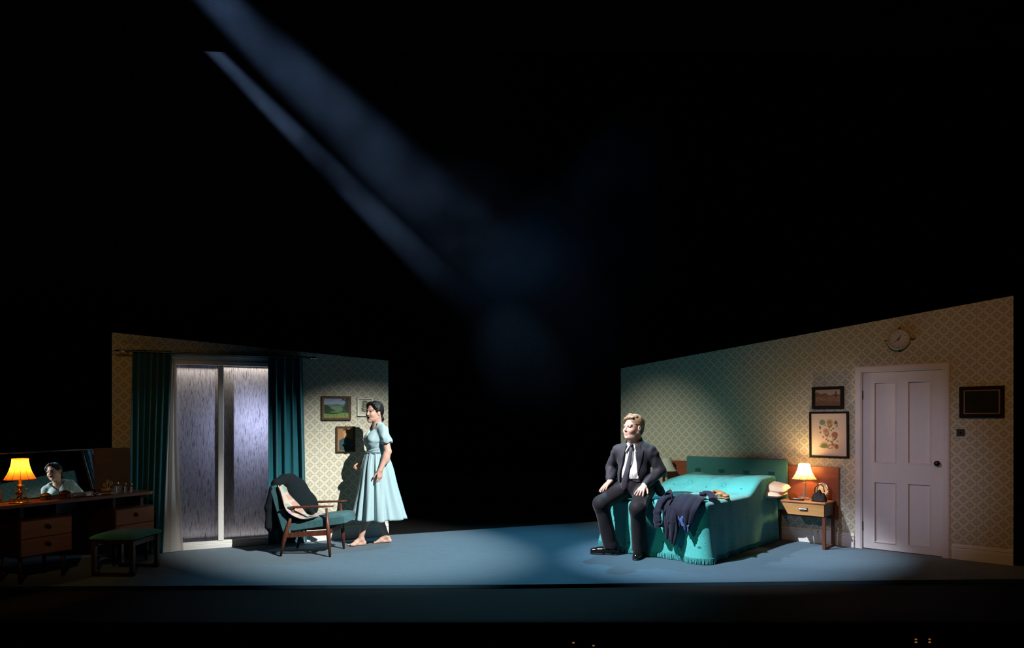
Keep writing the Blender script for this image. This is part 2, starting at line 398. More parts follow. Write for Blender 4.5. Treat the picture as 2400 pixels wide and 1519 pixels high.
M['straw'] = plain('gold_wire', (0.30, 0.19, 0.06), 0.4, 0.6)
M['switch'] = plain('dark_bakelite', (0.010, 0.009, 0.008), 0.4)
M['tab'] = cloth('dark_teal_tab', (0.012, 0.10, 0.105), 0.9, 0.1, 300.0, 0.2)
M['hair_dark'] = plain('dark_brown_hair', (0.010, 0.008, 0.008), 0.5, spec=0.35, vary=0.3, bump=0.35, bscale=120)
M['hair_fair'] = plain('sandy_hair', (0.24, 0.15, 0.085), 0.5, spec=0.4, vary=0.5, scale=70, bump=0.5, bscale=110)
M['skin'] = painted('skin', 0.5, 0.35, 0.08)
M['dress'] = cloth('pale_blue_crepe', (0.32, 0.465, 0.51), 0.85, 0.10, 600.0, 0.1, 0.04)
M['suit'] = cloth('charcoal_suit_wool', (0.016, 0.016, 0.022), 0.7, 0.10, 600.0, 0.1, 0.1)
M['trousers'] = cloth('black_trouser_wool', (0.013, 0.012, 0.016), 0.7, 0.12, 600.0, 0.1, 0.1)
M['shirt'] = cloth('white_cotton_shirt', (0.62, 0.61, 0.60), 0.8, 0.1, 600.0, 0.05, 0.03)
M['tie'] = cloth('charcoal_tie', (0.028, 0.028, 0.038), 0.6, 0.2, 700.0, 0.1, 0.05)
M['shoe'] = plain('black_polished_leather', (0.006, 0.006, 0.006), 0.18, spec=0.6, vary=0.1)

# ------------------------------------------------------------------ frames of the two set walls
def frame_of(o, e):                                   # x along the wall, y into it, z up
    return Matrix(((e[0], -e[1], 0, o[0]), (e[1], e[0], 0, o[1]), (0, 0, 1, 0), (0, 0, 0, 1)))
L0 = (-4.208, 7.179); EL = (0.90991, 0.41480); LENL = 2.951
R0 = (1.541, 9.670); ER = (0.74753, -0.66423); LENR = 4.501
RZL = math.atan2(EL[1], EL[0]); RZR = math.atan2(ER[1], ER[0])
FL = frame_of(L0, EL); FR = frame_of(R0, ER)
def wl(x, y, z): return FL @ Vector((x, y, z))
def wr(x, y, z): return FR @ Vector((x, y, z))
def on_wall(o, side):
    o.location = (L0[0], L0[1], 0) if side == 'L' else (R0[0], R0[1], 0)
    o.rotation_euler = (0, 0, RZL if side == 'L' else RZR); return o

def st(o, label=None): o['kind'] = 'structure'; sset(o, label); return o

# black stage house
st(MB().box(-16, 16, 4.95, 17.0, -0.30, -0.03).build('floor', M['stagefloor']), 'black painted stage floor around the carpeted room')
st(MB().box(-16, 16, 4.90, 4.95, -1.40, -0.03).build('wall_stage_front', M['black']), 'black front face of the stage below the carpet')
st(MB().box(-16, 16, 1.2, 4.90, -1.45, -1.40).build('floor_pit', M['black']), 'dark floor of the orchestra pit below the stage')
# back cloth with soft vertical folds
mb = MB(); mb.grid(lambda u, v: (-18+36*u, 16.0+0.003*math.sin(u*260)+0.003*math.sin(u*97+1), -0.03+13*v), 400, 2)
st(solidify(mb.build('wall_back', M['drape'], smooth=True), 0.01), 'black cloth hanging across the back of the stage')
mb = MB(); mb.grid(lambda u, v: (-14+22*u, 8.0+0.02*math.sin(u*120), 5.75+3.6*v), 200, 2)
st(solidify(mb.build('trim_border', M['drape'], smooth=True), 0.01), 'black border cloth hung above the stage')
gr = MB(); gr.box(-5.2, 4.8, 13.0, 13.04, -0.03, 0.315)
st(gr.build('wall_low', plain('dark_green_ground_row', (0.016, 0.022, 0.022), 0.9, spec=0.1)), 'low dark masking board at the back of the stage')

# carpeted floor of the room: follows the two walls, gap between them, straight front edge
def carpet():
    poly = [(-7.0, 5.80), (0.0, 5.90), (7.6, 6.26), (7.6, 6.4), (4.98, 6.64), (1.60, 9.68), (1.40, 9.66), (-1.50, 8.46), (-4.30, 7.20), (-7.0, 7.0)]
    bm = bmesh.new(); vs_ = [bm.verts.new((x, y, 0)) for x, y in poly]; f = bm.faces.new(vs_)
    r = bmesh.ops.extrude_face_region(bm, geom=[f])
    for v in r['geom']:
        if isinstance(v, bmesh.types.BMVert): v.co.z -= 0.03
    bmesh.ops.recalc_face_normals(bm, faces=bm.faces)
    o = MB().addbm(bm).build('carpet', M['carpet'])
    return sset(o, 'blue teal carpet covering the floor between the two wallpapered walls', 'carpet')
carpet()

# left flat with the window opening
WX0, WX1, WZ0, WZ1 = 0.56, 1.66, 0.0, 2.125
topL = lambda x: 2.344 + (2.155-2.344)*x/LENL
mb = MB()
mb.prism([(0, 0), (WX0, 0), (WX0, topL(WX0)), (0, topL(0))], 0, 0.045)
mb.prism([(WX1, 0), (LENL, 0), (LENL, topL(LENL)), (WX1, topL(WX1))], 0, 0.045)
mb.prism([(WX0, WZ1), (WX1, WZ1), (WX1, topL(WX1)), (WX0, topL(WX0))], 0, 0.045)
on_wall(st(mb.build('wall_left', M['wallpaper']), 'patterned wallpapered set wall with a raked top behind the armchair'), 'L')
# right flat with the door opening
DX0, DX1, DZ = 3.135, 3.925, 1.96
topR = lambda x: 2.157 + (2.640-2.157)*x/LENR
mb = MB()
mb.prism([(0, 0), (DX0, 0), (DX0, topR(DX0)), (0, topR(0))], 0, 0.045)
mb.prism([(DX1, 0), (LENR, 0), (LENR, topR(LENR)), (DX1, topR(DX1))], 0, 0.045)
mb.prism([(DX0, DZ), (DX1, DZ), (DX1, topR(DX1)), (DX0, topR(DX0))], 0, 0.045)
on_wall(st(mb.build('wall_right', M['wallpaper']), 'patterned wallpapered set wall with a raked top behind the bed'), 'R')

# skirting boards
def skirting(name, side, x0, x1, label):
    prof = [(0, 0), (-0.020, 0), (-0.020, 0.098), (-0.014, 0.104), (-0.014, 0.118), (-0.022, 0.124), (-0.020, 0.134), (-0.008, 0.140), (-0.006, 0.152), (0, 0.155)]
    mb = MB(); n = len(prof)
    mb.add([(x0, y, z) for y, z in prof] + [(x1, y, z) for y, z in prof],
           [tuple(range(n)), tuple(reversed(range(n, 2*n)))] + [(i, i+n, (i+1) % n+n, (i+1) % n) for i in range(n)])
    on_wall(st(mb.build(name, M['white']), label), side)
skirting('baseboard_left', 'L', WX1+0.02, LENL, 'white skirting board below the left wallpaper')
skirting('baseboard_right', 'R', 0.0, 3.06, 'white skirting board behind the bed')
skirting('baseboard_far_right', 'R', 3.99, LENR, 'white skirting board right of the door')

# sliding window
win = on_wall(st(empty('window_1'), 'tall two pane window with rain streaked backlit glass'), 'L')
mb = MB(); mb.box(WX0-0.02, WX1+0.02, -0.045, 0.05, 2.030, 2.075, 0.006).box(WX0-0.02, WX1+0.02, -0.025, 0.05, 2.075, 2.135, 0.006)
mb.box(WX0-0.02, WX1+0.02, -0.060, 0.0, 2.118, 2.140, 0.004); mb.build('head_rail', M['white'], win)
mb = MB(); mb.box(WX0-0.02, WX1+0.02, -0.030, 0.06, 0.0, 0.052, 0.006).box(WX0-0.02, WX1+0.02, -0.012, 0.06, 0.052, 0.082, 0.005); mb.build('sill', M['white'], win)
for x0, x1 in ((WX0-0.02, 0.612), (1.625, WX1+0.02)):
    MB().box(x0, x1, -0.02, 0.06, 0.08, 2.03, 0.006).build('jamb', M['white'], win)
MB().box(1.026, 1.084, -0.018, 0.05, 0.078, 2.03, 0.006).build('mullion', M['white'], win)
def pane(x0, x1, y):
    mb = MB(); t = 0.005; z0, z1 = 0.080, 2.032
    vs_ = [(x0, y, z0), (x1, y, z0), (x1, y, z1), (x0, y, z1), (x0, y+t, z0), (x1, y+t, z0), (x1, y+t, z1), (x0, y+t, z1)]
    mb.add(vs_, [(0, 1, 2, 3), (0, 4, 5, 1), (1, 5, 6, 2), (2, 6, 7, 3), (3, 7, 4, 0)])
    mb.build('pane', M['rain'], win)
pane(0.605, 1.03, 0.012); pane(1.08, 1.63, 0.034)
MB().box(1.183, 1.249, 0.13, 0.16, 0.0, 2.2, 0.004).build('back_post', M['black'], win)
# the lamps behind the window: two fluorescent battens and a lantern, as backlight for the glass
def batten(name, z, ydir, watts, color):
    d = bpy.data.lights.new(name, 'AREA'); d.shape = 'RECTANGLE'; d.size = 1.08; d.size_y = 0.04; d.energy = watts; d.color = color
    o = bpy.data.objects.new(name, d); COL.objects.link(o)
    o.location = wl(1.11, 0.10, z)
    o.rotation_euler = (0 if ydir < 0 else math.pi, 0, RZL)
    return o
batten('batten_top', 2.10, -1, 3.6, (1.0, 0.86, 0.72))
batten('batten_bottom', 0.03, 1, 1.0, (1.0, 0.92, 0.90))
spot('lantern_window_back', tuple(wl(1.45, 0.48, 1.42)), tuple(wl(1.36, 0.03, 1.30)), 17, (0.64, 0.68, 1.0), 160, 1.0, 0.02)
MB().box(0.3, 2.3, 2.0, 2.05, -0.03, 2.2).build('window_backing', M['black'], win)

# door
dr = on_wall(st(empty('door_1'), 'white four panel door with a dark round knob'), 'R')
def door_leaf():
    mb = MB(); x0, x1, z0, z1 = 3.150, 3.908, 0.008, 1.946
    xs = [x0, 3.262, 3.472, 3.588, 3.798, x1]; zs = [z0, 0.085, 0.745, 0.955, 1.835, z1]
    yf, yp = 0.004, 0.020
    # stiles and rails
    mb.box(xs[0], xs[1], yf, 0.042, z0, z1).box(xs[2], xs[3], yf, 0.042, z0, z1).box(xs[4], xs[5], yf, 0.042, z0, z1)
    for a, b in ((1, 2), (3, 4)):
        for c, d in ((0, 1), (2, 3), (4, 5)): mb.box(xs[a], xs[b], yf, 0.042, zs[c], zs[d])
    leaf = mb.build('leaf', M['doorpaint'], dr)
    for a, b in ((1, 2), (3, 4)):
        for c, d in ((1, 2), (3, 4)):
            p = MB(); X0, X1, Z0, Z1 = xs[a], xs[b], zs[c], zs[d]; m = 0.013
            p.box(X0, X1, yp+0.006, 0.04, Z0, Z1)
            # sloped moulding frame round the sunk panel
            o = [(X0, Z0), (X1, Z0), (X1, Z1), (X0, Z1)]; i = [(X0+m, Z0+m), (X1-m, Z0+m), (X1-m, Z1-m), (X0+m, Z1-m)]
            vs_ = [(x, yf+0.003, z) for x, z in o] + [(x, yp+0.006, z) for x, z in i]
            p.add(vs_, [(k, (k+1) % 4, (k+1) % 4+4, k+4) for k in range(4)])
            for q0, q1, q2, q3 in ((X0-0.004, X0+0.006, Z0-0.004, Z1+0.004), (X1-0.006, X1+0.004, Z0-0.004, Z1+0.004), (X0+0.006, X1-0.006, Z0-0.004, Z0+0.006), (X0+0.006, X1-0.006, Z1-0.006, Z1+0.004)): p.box(q0, q1, yf-0.007, yf+0.004, q2, q3)
            p.build('panel', M['doorpaint'], leaf)
    mb = MB()
    mb.at((3.862, 0.0, 0.972), (math.pi/2, 0, 0)).lathe([(0.026, -0.006), (0.026, 0.002), (0.012, 0.006), (0.010, 0.026), (0.022, 0.036), (0.027, 0.048), (0.024, 0.060), (0.012, 0.067)], 20)
    mb.build('knob', plain('dark_bronze', (0.05, 0.042, 0.035), 0.25, 0.8), leaf, smooth=True)
    for z in (0.25, 1.70):
        MB().box(3.140, 3.152, -0.006, 0.006, z-0.05, z+0.05).build('hinge', M['frame_black'], leaf)
door_leaf()
ar = MB(); w = 0.068; a, b, h = 3.077, 3.972, 2.017
def archi(mb, pts):      # moulded architrave: stepped section swept along the three sides
    steps = [(0.0, w, -0.018), (0.010, w-0.012, -0.026), (0.016, 0.030, -0.020)]
    for s0, s1, y in steps:
        A, B, H = a+s0, b-s0, h-s0; A2, B2, H2 = a+s1, b-s1, h-s1
        for quad in ([(A, 0), (A2, 0), (A2, H2), (A, H)], [(B2, 0), (B, 0), (B, H), (B2, H2)], [(A, H), (A2, H2), (B2, H2), (B, H)]):
            mb.prism(quad, y, 0.0)
archi(ar, None); ar.build('architrave', M['doorpaint'], dr)
MB().box(3.132, 3.147, -0.005, 0.045, 0, 1.96).box(3.911, 3.926, -0.005, 0.045, 0, 1.96).box(3.132, 3.926, -0.005, 0.045, 1.948, 1.963).build('door_lining', M['doorpaint'], dr)
st(MB().box(2.9, 4.1, 0.30, 0.33, -0.03, 2.2).build('wall_masking', M['black'], dr))

# ------------------------------------------------------------------ curtains
def curtain(name, side_x, offs, z0, z1, folds, amp, seed, material, label, cat='curtain', parent=None, flat=0.0, nu=150, nv=40):
    """side_x(v) -> (x0, x1); v=0 at the bottom"""
    r = random.Random(seed); ph = [r.uniform(0, 6.28) for _ in range(4)]
    def fn(u, v):
        x0, x1 = side_x(v)
        uu = u + 0.010*math.sin(2*math.pi*folds*u*0.5 + ph[1] + 2*v)
        a = amp*(0.55+0.45*v) * (0.75+0.25*math.sin(9*u+ph[2]))
        w = math.sin(2*math.pi*folds*uu + ph[0] + 0.5*math.sin(3*v+ph[3]))
        y = -offs - a*(math.copysign(abs(w)**0.8, w)) - 0.02*(1-v)*math.sin(5*u+ph[3])
        x = x0 + (x1-x0)*uu + 0.35*a*math.cos(2*math.pi*folds*uu + ph[0])
        return (x, y, z0 + (z1-z0)*v)
    mb = MB(); mb.grid(fn, nu, nv)
    o = mb.build(name, material, parent, smooth=True)
    if label: on_wall(sset(o, label, cat), 'L')
    return o
solidify(curtain('window_curtain', lambda v: (0.20-0.03*(1-v), 0.575-0.085*(1-v)), 0.105, 0.012, 2.165, 6.3, 0.034, 3, M['velvet'],
                 'teal velvet curtain in shade behind the dressing table'), 0.004)
solidify(curtain('window_curtain', lambda v: (1.555+0.0*(1-v), 1.925+0.05*(1-v)), 0.105, 0.012, 2.165, 4.3, 0.052, 11, M['velvet'],
                 'teal velvet curtain lit between the window and the hill picture'), 0.004)
curtain('sheer_curtain', lambda v: (0.545-0.145*(1-v)**1.4, 0.605+0.045*(1-v)**0.8 + 0.03*(1-v)**4), 0.070, 0.006, 2.09, 2.6, 0.022, 5, M['sheer'],
        'white sheer net curtain hanging beside the window', 'curtain', nu=80)
rod = on_wall(empty('curtain_rod', label='dark curtain rod with pointed finials above the window', cat='curtain rod'), 'L')
mb = MB(); mb.at((0.12, -0.105, 2.145), (0, math.pi/2, 0)).lathe([(0.011, 0), (0.011, 1.89)], 12); mb.build('pole', M['rod'], rod, smooth=True, angle=40)
for x, s in ((0.12, -1), (2.01, 1)):
    mb = MB(); mb.at((x, -0.105, 2.145), (0, s*math.pi/2, 0)).lathe([(0.016, -0.01), (0.018, 0.005), (0.011, 0.012), (0.020, 0.028), (0.022, 0.040), (0.012, 0.058), (0.005, 0.085), (0.001, 0.10)], 14)
    mb.build('finial', M['steel'], rod, smooth=True)
for x in (0.15, 1.98):
    MB().box(x-0.008, x+0.008, -0.11, 0.0, 2.137, 2.153).build('bracket', M['rod'], rod)

# ------------------------------------------------------------------ prints and frames
def printed(name, w, h, nu, nv, fn, parent, y=-0.012):
    mb = MB(); mb.grid(lambda u, v: ((u-0.5)*w, y, (v-0.5)*h), nu, nv)
    o = mb.build(name, M['print'], parent)
    me = o.data; at = me.color_attributes.new('Col', 'FLOAT_COLOR', 'POINT')
    cols = np.ones((len(me.vertices), 4), dtype=np.float32)
    U, V = np.meshgrid(np.linspace(0, 1, nu+1), np.linspace(0, 1, nv+1)); c = fn(U, V); k = np.pad(c, ((1, 1), (1, 1), (0, 0)), 'edge'); c = (4*c+k[:-2, 1:-1]+k[2:, 1:-1]+k[1:-1, :-2]+k[1:-1, 2:])/8; cols[:, :3] = c.reshape(-1, 3)
    at.data.foreach_set('color', cols.ravel()); return o
def C3(*c): return np.array(c, dtype=np.float64)
def lay(base, mask, col): return base*(1-mask[..., None]) + C3(*col)*mask[..., None]
def ss(x, a, b): t = np.clip((x-a)/(b-a+1e-12), 0, 1); return t*t*(3-2*t)
def nz2(U, V, f, seed):                               # cheap value noise
    r = np.random.default_rng(seed); g = r.random((64, 64))
    x = U*f; y = V*f; i = np.floor(x).astype(int); j = np.floor(y).astype(int); a = x-i; b = y-j
    a = a*a*(3-2*a); b = b*b*(3-2*b); q = lambda p, s: g[p % 64, s % 64]
    return (q(i, j)*(1-a)*(1-b)+q(i+1, j)*a*(1-b)+q(i, j+1)*(1-a)*b+q(i+1, j+1)*a*b)
def p_hills(U, V):
    c = lay(np.zeros(U.shape+(3,)), np.ones(U.shape), (0.34, 0.42, 0.56))
    c = lay(c, ss(V, 0.75, 0.98), (0.24, 0.33, 0.50))
    h = 0.66+0.07*np.exp(-((U-0.52)/0.14)**2)+0.015*np.sin(9*U); c = lay(c, ss(h-V, 0, 0.012), (0.10, 0.20, 0.19))
    h = 0.60+0.035*np.sin(6*U+0.6); c = lay(c, ss(h-V, 0, 0.015), (0.15, 0.27, 0.14))
    h = 0.60-0.35*ss(U, 0.0, 0.75)+0.05*np.sin(11*U)+0.06*nz2(U, V, 22, 1); c = lay(c, ss(h-V, 0, 0.02), (0.016, 0.055, 0.035))
    h = 0.40-0.1*U; c = lay(c, ss(h-V, 0, 0.05)*ss(U, 0.2, 0.4)*(V > 0.25), (0.13, 0.26, 0.07))
    h = 0.30+0.16*ss(U, 0.85, 0.2)*0-0.10*np.sin(3.1*U)+0.10*U*U; c = lay(c, ss(h+0.02-V, 0, 0.02)*ss(V, 0.12, 0.28), (0.012, 0.04, 0.02))
    h = 0.24-0.12*np.sin(3.1*(U+0.05))+0.16*U; c = lay(c, ss(h-V, 0, 0.02), (0.22, 0.34, 0.09))
    c = lay(c, 0.6*(nz2(U, V, 34, 3) > 0.62)*(V < 0.25), (0.07, 0.13, 0.03))
    t = ((np.abs(U-0.93) < 0.012) & (V > 0.22)); c = lay(c, t.astype(float), (0.10, 0.10, 0.09))
    crown = ((np.abs(U-0.93) < 0.10*(0.4+nz2(U, V, 26, 5))*(1.2-V)*2.4) & (V > 0.25)); c = lay(c, crown*0.9, (0.012, 0.03, 0.025))
    br = ((V > 0.86) & (U > 0.72) & (nz2(U, V, 30, 6) > 0.4)); c = lay(c, br*0.9, (0.015, 0.035, 0.03))
    return 0.72*c*(0.8+0.4*nz2(U, V, 50, 9))[..., None]
def p_sepia(U, V):
    c = lay(np.zeros(U.shape+(3,)), np.ones(U.shape), (0.34, 0.25, 0.17))
    h = 0.72+0.05*np.sin(7*U)+0.04*np.sin(17*U+1)+0.08*np.exp(-((U-0.1)/0.07)**2); c = lay(c, ss(h-V, 0, 0.02), (0.13, 0.07, 0.045))
    c = lay(c, ss(0.60-V, 0, 0.05), (0.22, 0.12, 0.06)); c = lay(c, 0.7*(nz2(U, V, 18, 21) > 0.55)*(V < 0.6), (0.12, 0.055, 0.03))
    c = lay(c, 0.6*ss(0.35-V, 0, 0.3), (0.27, 0.11, 0.05))
    cy = (((U-0.82)/0.035)**2+((V-0.68)/0.22)**2 < 1); c = lay(c, cy*0.95, (0.06, 0.035, 0.025))
    return c
def p_portrait(U, V):
    c = lay(np.zeros(U.shape+(3,)), np.ones(U.shape), (0.28, 0.145, 0.055))
    c = lay(c, 0.6*ss(np.sin(U*60), 0.2, 0.8), (0.20, 0.09, 0.03))
    sh = 0.60-0.45*np.abs(U-0.52)**1.3; c = lay(c, ss(sh-V, 0, 0.02)*ss(0.46-np.abs(U-0.52), 0, 0.03), (0.012, 0.055, 0.062))
    c = lay(c, ((np.abs(U-0.47) < (V-0.42)*0.45) & (V < 0.68)).astype(float), (0.42, 0.34, 0.22))
    c = lay(c, ((np.abs(U-0.47) < 0.03) & (V < 0.66) & (V > 0.44)).astype(float), (0.12, 0.10, 0.07))
    c = lay(c, ((np.abs(U-0.47) < 0.07) & (V > 0.6) & (V < 0.74)).astype(float), (0.36, 0.20, 0.10))
    c = lay(c, ((((U-0.47)/0.135)**2+((V-0.80)/0.135)**2) < 1).astype(float), (0.42, 0.24, 0.12))
    c = lay(c, (((((U-0.47)/0.155)**2+((V-0.86)/0.125)**2) < 1) & (V > 0.87+0.5*(U-0.47)**2)).astype(float), (0.05, 0.03, 0.02))
    for s in (-1, 1): c = lay(c, ((((U-0.47-s*0.055)/0.03)**2+((V-0.815)/0.012)**2) < 1).astype(float), (0.08, 0.04, 0.03))
    c = lay(c, ((((U-0.47)/0.05)**2+((V-0.725)/0.010)**2) < 1).astype(float), (0.25, 0.09, 0.06))
    c = lay(c, ((((U-0.42)/0.10)**2+((V-0.30)/0.045)**2) < 1).astype(float), (0.40, 0.22, 0.11))
    return c
def leaf(U, V, x, y, l, w, ang):
    ca, sa = math.cos(ang), math.sin(ang); p = (U-x)*ca+(V-y)*sa; q = -(U-x)*sa+(V-y)*ca
    t = np.clip(p/l, 0, 1); return ((np.abs(q) < w*np.sin(np.pi*t)**0.8) & (p > 0) & (p < l)).astype(float)
def p_botanic(U, V):
    c = lay(np.zeros(U.shape+(3,)), np.ones(U.shape), (0.50, 0.50, 0.40))
    c = lay(c, ((U < 0.10) | (U > 0.90) | (V < 0.07) | (V > 0.93)).astype(float), (0.62, 0.61, 0.52))
    c = lay(c, ((np.abs(U-0.50) < 0.016) & (V > 0.14) & (V < 0.86)).astype(float), (0.12, 0.13, 0.08))
    for k, (y, l, w) in enumerate([(0.22, 0.30, 0.05), (0.32, 0.31, 0.06), (0.45, 0.30, 0.05), (0.56, 0.28, 0.05), (0.66, 0.24, 0.04)]):
        for s in (0, 1): c = lay(c, leaf(U, V, 0.5, y, l, w, (0.35 if s == 0 else math.pi-0.35)+0.05*k*(1-2*s)), (0.11, 0.12, 0.07))
    for s in (0, 1): c = lay(c, leaf(U, V, 0.5, 0.80, 0.2, 0.05, 0.2 if s == 0 else math.pi-0.2), (0.13, 0.14, 0.08))
    return lay(c, ((((U-0.5)/0.13)**2+((V-0.86)/0.045)**2) < 1).astype(float), (0.15, 0.15, 0.10))
def p_flowers(U, V):
    c = lay(np.zeros(U.shape+(3,)), np.ones(U.shape), (0.62, 0.52, 0.43))
    e = np.maximum(np.abs(U-0.5)/0.345, np.abs(V-0.5)/0.36); c = lay(c, ((e > 0.985) & (e < 1.0)).astype(float)*0.5, (0.42, 0.33, 0.26))
    asp = 1.27
    def disc(x, y, r, col, r2=0, col2=None):
        nonlocal c
        d = np.hypot(U-x, (V-y)*asp); c = lay(c, (d < r).astype(float), col)
        if r2: c = lay(c, np.clip(1-d/r2, 0, 1)*(d < r2), col2)
    G = (0.10, 0.12, 0.05); Bn = (0.20, 0.11, 0.06)
    for x, y, l, w, a, col in [(0.52, 0.66, 0.13, 0.022, 0.8, Bn), (0.52, 0.66, 0.10, 0.016, 2.3, Bn), (0.46, 0.45, 0.14, 0.02, 1.2, Bn), (0.46, 0.45, 0.12, 0.02, 2.4, Bn),
                               (0.27, 0.62, 0.10, 0.03, 1.9, (0.22, 0.09, 0.05)), (0.72, 0.66, 0.09, 0.02, 1.4, Bn), (0.61, 0.36, 0.16, 0.02, 0.6, G), (0.61, 0.30, 0.10, 0.02, 2.4, G),
                               (0.55, 0.26, 0.08, 0.02, 0.4, Bn), (0.52, 0.34, 0.09, 0.02, 2.6, Bn), (0.60, 0.22, 0.10, 0.018, 1.0, G), (0.68, 0.18, 0.09, 0.014, 0.2, Bn), (0.52, 0.17, 0.09, 0.014, 0.5, Bn), (0.52, 0.17, 0.09, 0.014, 2.6, Bn)]:
        c = lay(c, leaf(U, V, x, y, l, w, a), col)
    for x, y0, y1 in [(0.52, 0.60, 0.72), (0.45, 0.40, 0.52), (0.61, 0.17, 0.45), (0.67, 0.62, 0.74), (0.40, 0.36, 0.44)]:
        c = lay(c, ((np.abs(U-x) < 0.006) & (V > y0) & (V < y1)).astype(float), Bn)
    disc(0.32, 0.79, 0.083, (0.17, 0.24, 0.20)); disc(0.525, 0.79, 0.092, (0.38, 0.28, 0.12), 0.05, (0.08, 0.03, 0.02))
    disc(0.42, 0.585, 0.085, (0.40, 0.30, 0.20), 0.06, (0.22, 0.08, 0.04)); disc(0.665, 0.50, 0.09, (0.30, 0.12, 0.08)); disc(0.71, 0.235, 0.062, (0.27, 0.085, 0.055))
    for x, y, r in [(0.40, 0.72, 0.02), (0.57, 0.60, 0.025), (0.62, 0.645, 0.028), (0.26, 0.555, 0.026), (0.345, 0.45, 0.028), (0.43, 0.39, 0.022), (0.535, 0.465, 0.022), (0.525, 0.255, 0.026), (0.74, 0.35, 0.024), (0.77, 0.64, 0.015)]:
        disc(x, y, r, (0.24, 0.11, 0.06))
    for k in range(11): c = lay(c, leaf(U, V, 0.37, 0.185, 0.17, 0.012, 0.35+k*0.25), (0.12, 0.14, 0.05))
    for k in range(5): c = lay(c, leaf(U, V, 0.70, 0.84, 0.11, 0.016, -math.pi/2-0.5+k*0.25), (0.11, 0.10, 0.09))
    return c
def framed(name, side, x0, x1, z0, z1, fw, fmat, fn, label, gilt=0.0, depth=0.022, res=(90, 70), tilt=0.0, hook=False, mount=None):
    e = empty(name, label=label, cat='picture'); cx, cz = (x0+x1)/2, (z0+z1)/2; w, h = x1-x0, z1-z0
    p = (wl if side == 'L' else wr)(cx, 0, cz); e.location = p; e.rotation_euler = (0, tilt, RZL if side == 'L' else RZR)
    hw, hh = w/2, h/2
    for quad in ([(-hw, -hh), (-hw+fw, -hh+fw), (-hw+fw, hh-fw), (-hw, hh)], [(hw-fw, -hh+fw), (hw, -hh), (hw, hh), (hw-fw, hh-fw)],
                 [(-hw, -hh), (hw, -hh), (hw-fw, -hh+fw), (-hw+fw, -hh+fw)], [(-hw+fw, hh-fw), (hw-fw, hh-fw), (hw, hh), (-hw, hh)]):
        MB().prism(quad, -depth, -0.001).build('frame_rail', fmat, e)
    if gilt > 0:
        g = fw; k = gilt
        mb = MB()
        for quad in ([(-hw+g, -hh+g), (-hw+g+k, -hh+g+k), (-hw+g+k, hh-g-k), (-hw+g, hh-g)], [(hw-g-k, -hh+g+k), (hw-g, -hh+g), (hw-g, hh-g), (hw-g-k, hh-g-k)],
                     [(-hw+g, -hh+g), (hw-g, -hh+g), (hw-g-k, -hh+g+k), (-hw+g+k, -hh+g+k)], [(-hw+g+k, hh-g-k), (hw-g-k, hh-g-k), (hw-g, hh-g), (-hw+g, hh-g)]):
            mb.prism(quad, -depth+0.005, -0.002)
        mb.build('slip', M['frame_gold'], e)
    fw2 = fw+gilt*0.8
    if fn is not None: printed('picture_sheet', w-2*fw2+0.004, h-2*fw2+0.004, res[0], res[1], fn, e, -depth+0.012)
    else: MB().box(-hw+fw2-0.002, hw-fw2+0.002, -depth+0.010, -0.001, -hh+fw2-0.002, hh-fw2+0.002).build('dark_panel', plain('dark_glass_panel', (0.007, 0.007, 0.006), 0.5, spec=0.15), e)
    if hook: MB().at((0, -0.006, hh)).lathe([(0.006, 0), (0.008, 0.004), (0.003, 0.010), (0.004, 0.014)], 10).build('hook', M['brass'], e)
    return e
framed('framed_picture', 'L', 2.147, 2.492, 1.427, 1.710, 0.022, M['frame_brown'], p_hills, 'framed painting of green hills beside the lit curtain', gilt=0.006, depth=0.03, res=(120, 96))
framed('framed_picture', 'L', 2.570, 2.752, 1.472, 1.688, 0.010, M['white'], p_botanic, 'small framed leaf print behind the woman', depth=0.02, hook=True)
framed('framed_picture', 'L', 2.318, 2.543, 1.042, 1.349, 0.016, M['frame_brown'], p_portrait, 'framed portrait of a man in a suit, half in shadow', gilt=0.005, depth=0.03, hook=True, res=(130, 170))
framed('framed_picture', 'R', 2.612, 2.955, 1.553, 1.806, 0.034, M['frame_black'], p_sepia, 'brown landscape in a wide black frame left of the door', depth=0.03)
framed('framed_picture', 'R', 2.583, 3.008, 0.990, 1.520, 0.022, M['frame_black'], p_flowers, 'black framed flower print above the lit bedside lamp', depth=0.028, res=(130, 160), tilt=-0.008)
framed('framed_picture', 'R', 4.058, 4.434, 1.447, 1.762, 0.036, M['frame_black'], None, 'dark blank framed panel right of the door', gilt=0.012, depth=0.03)

sw = empty('light_switch', wr(4.066, 0, 1.294), RZR, 'small dark square light switch beside the door', 'light switch')
MB().box(-0.036, 0.036, -0.010, -0.0005, -0.036, 0.036, 0.004).build('plate', M['switch'], sw)
MB().at((0, -0.010, 0), (0.35, 0, 0)).box(-0.008, 0.008, -0.014, 0.002, -0.012, 0.012, 0.003).build('toggle', M['switch'], sw)

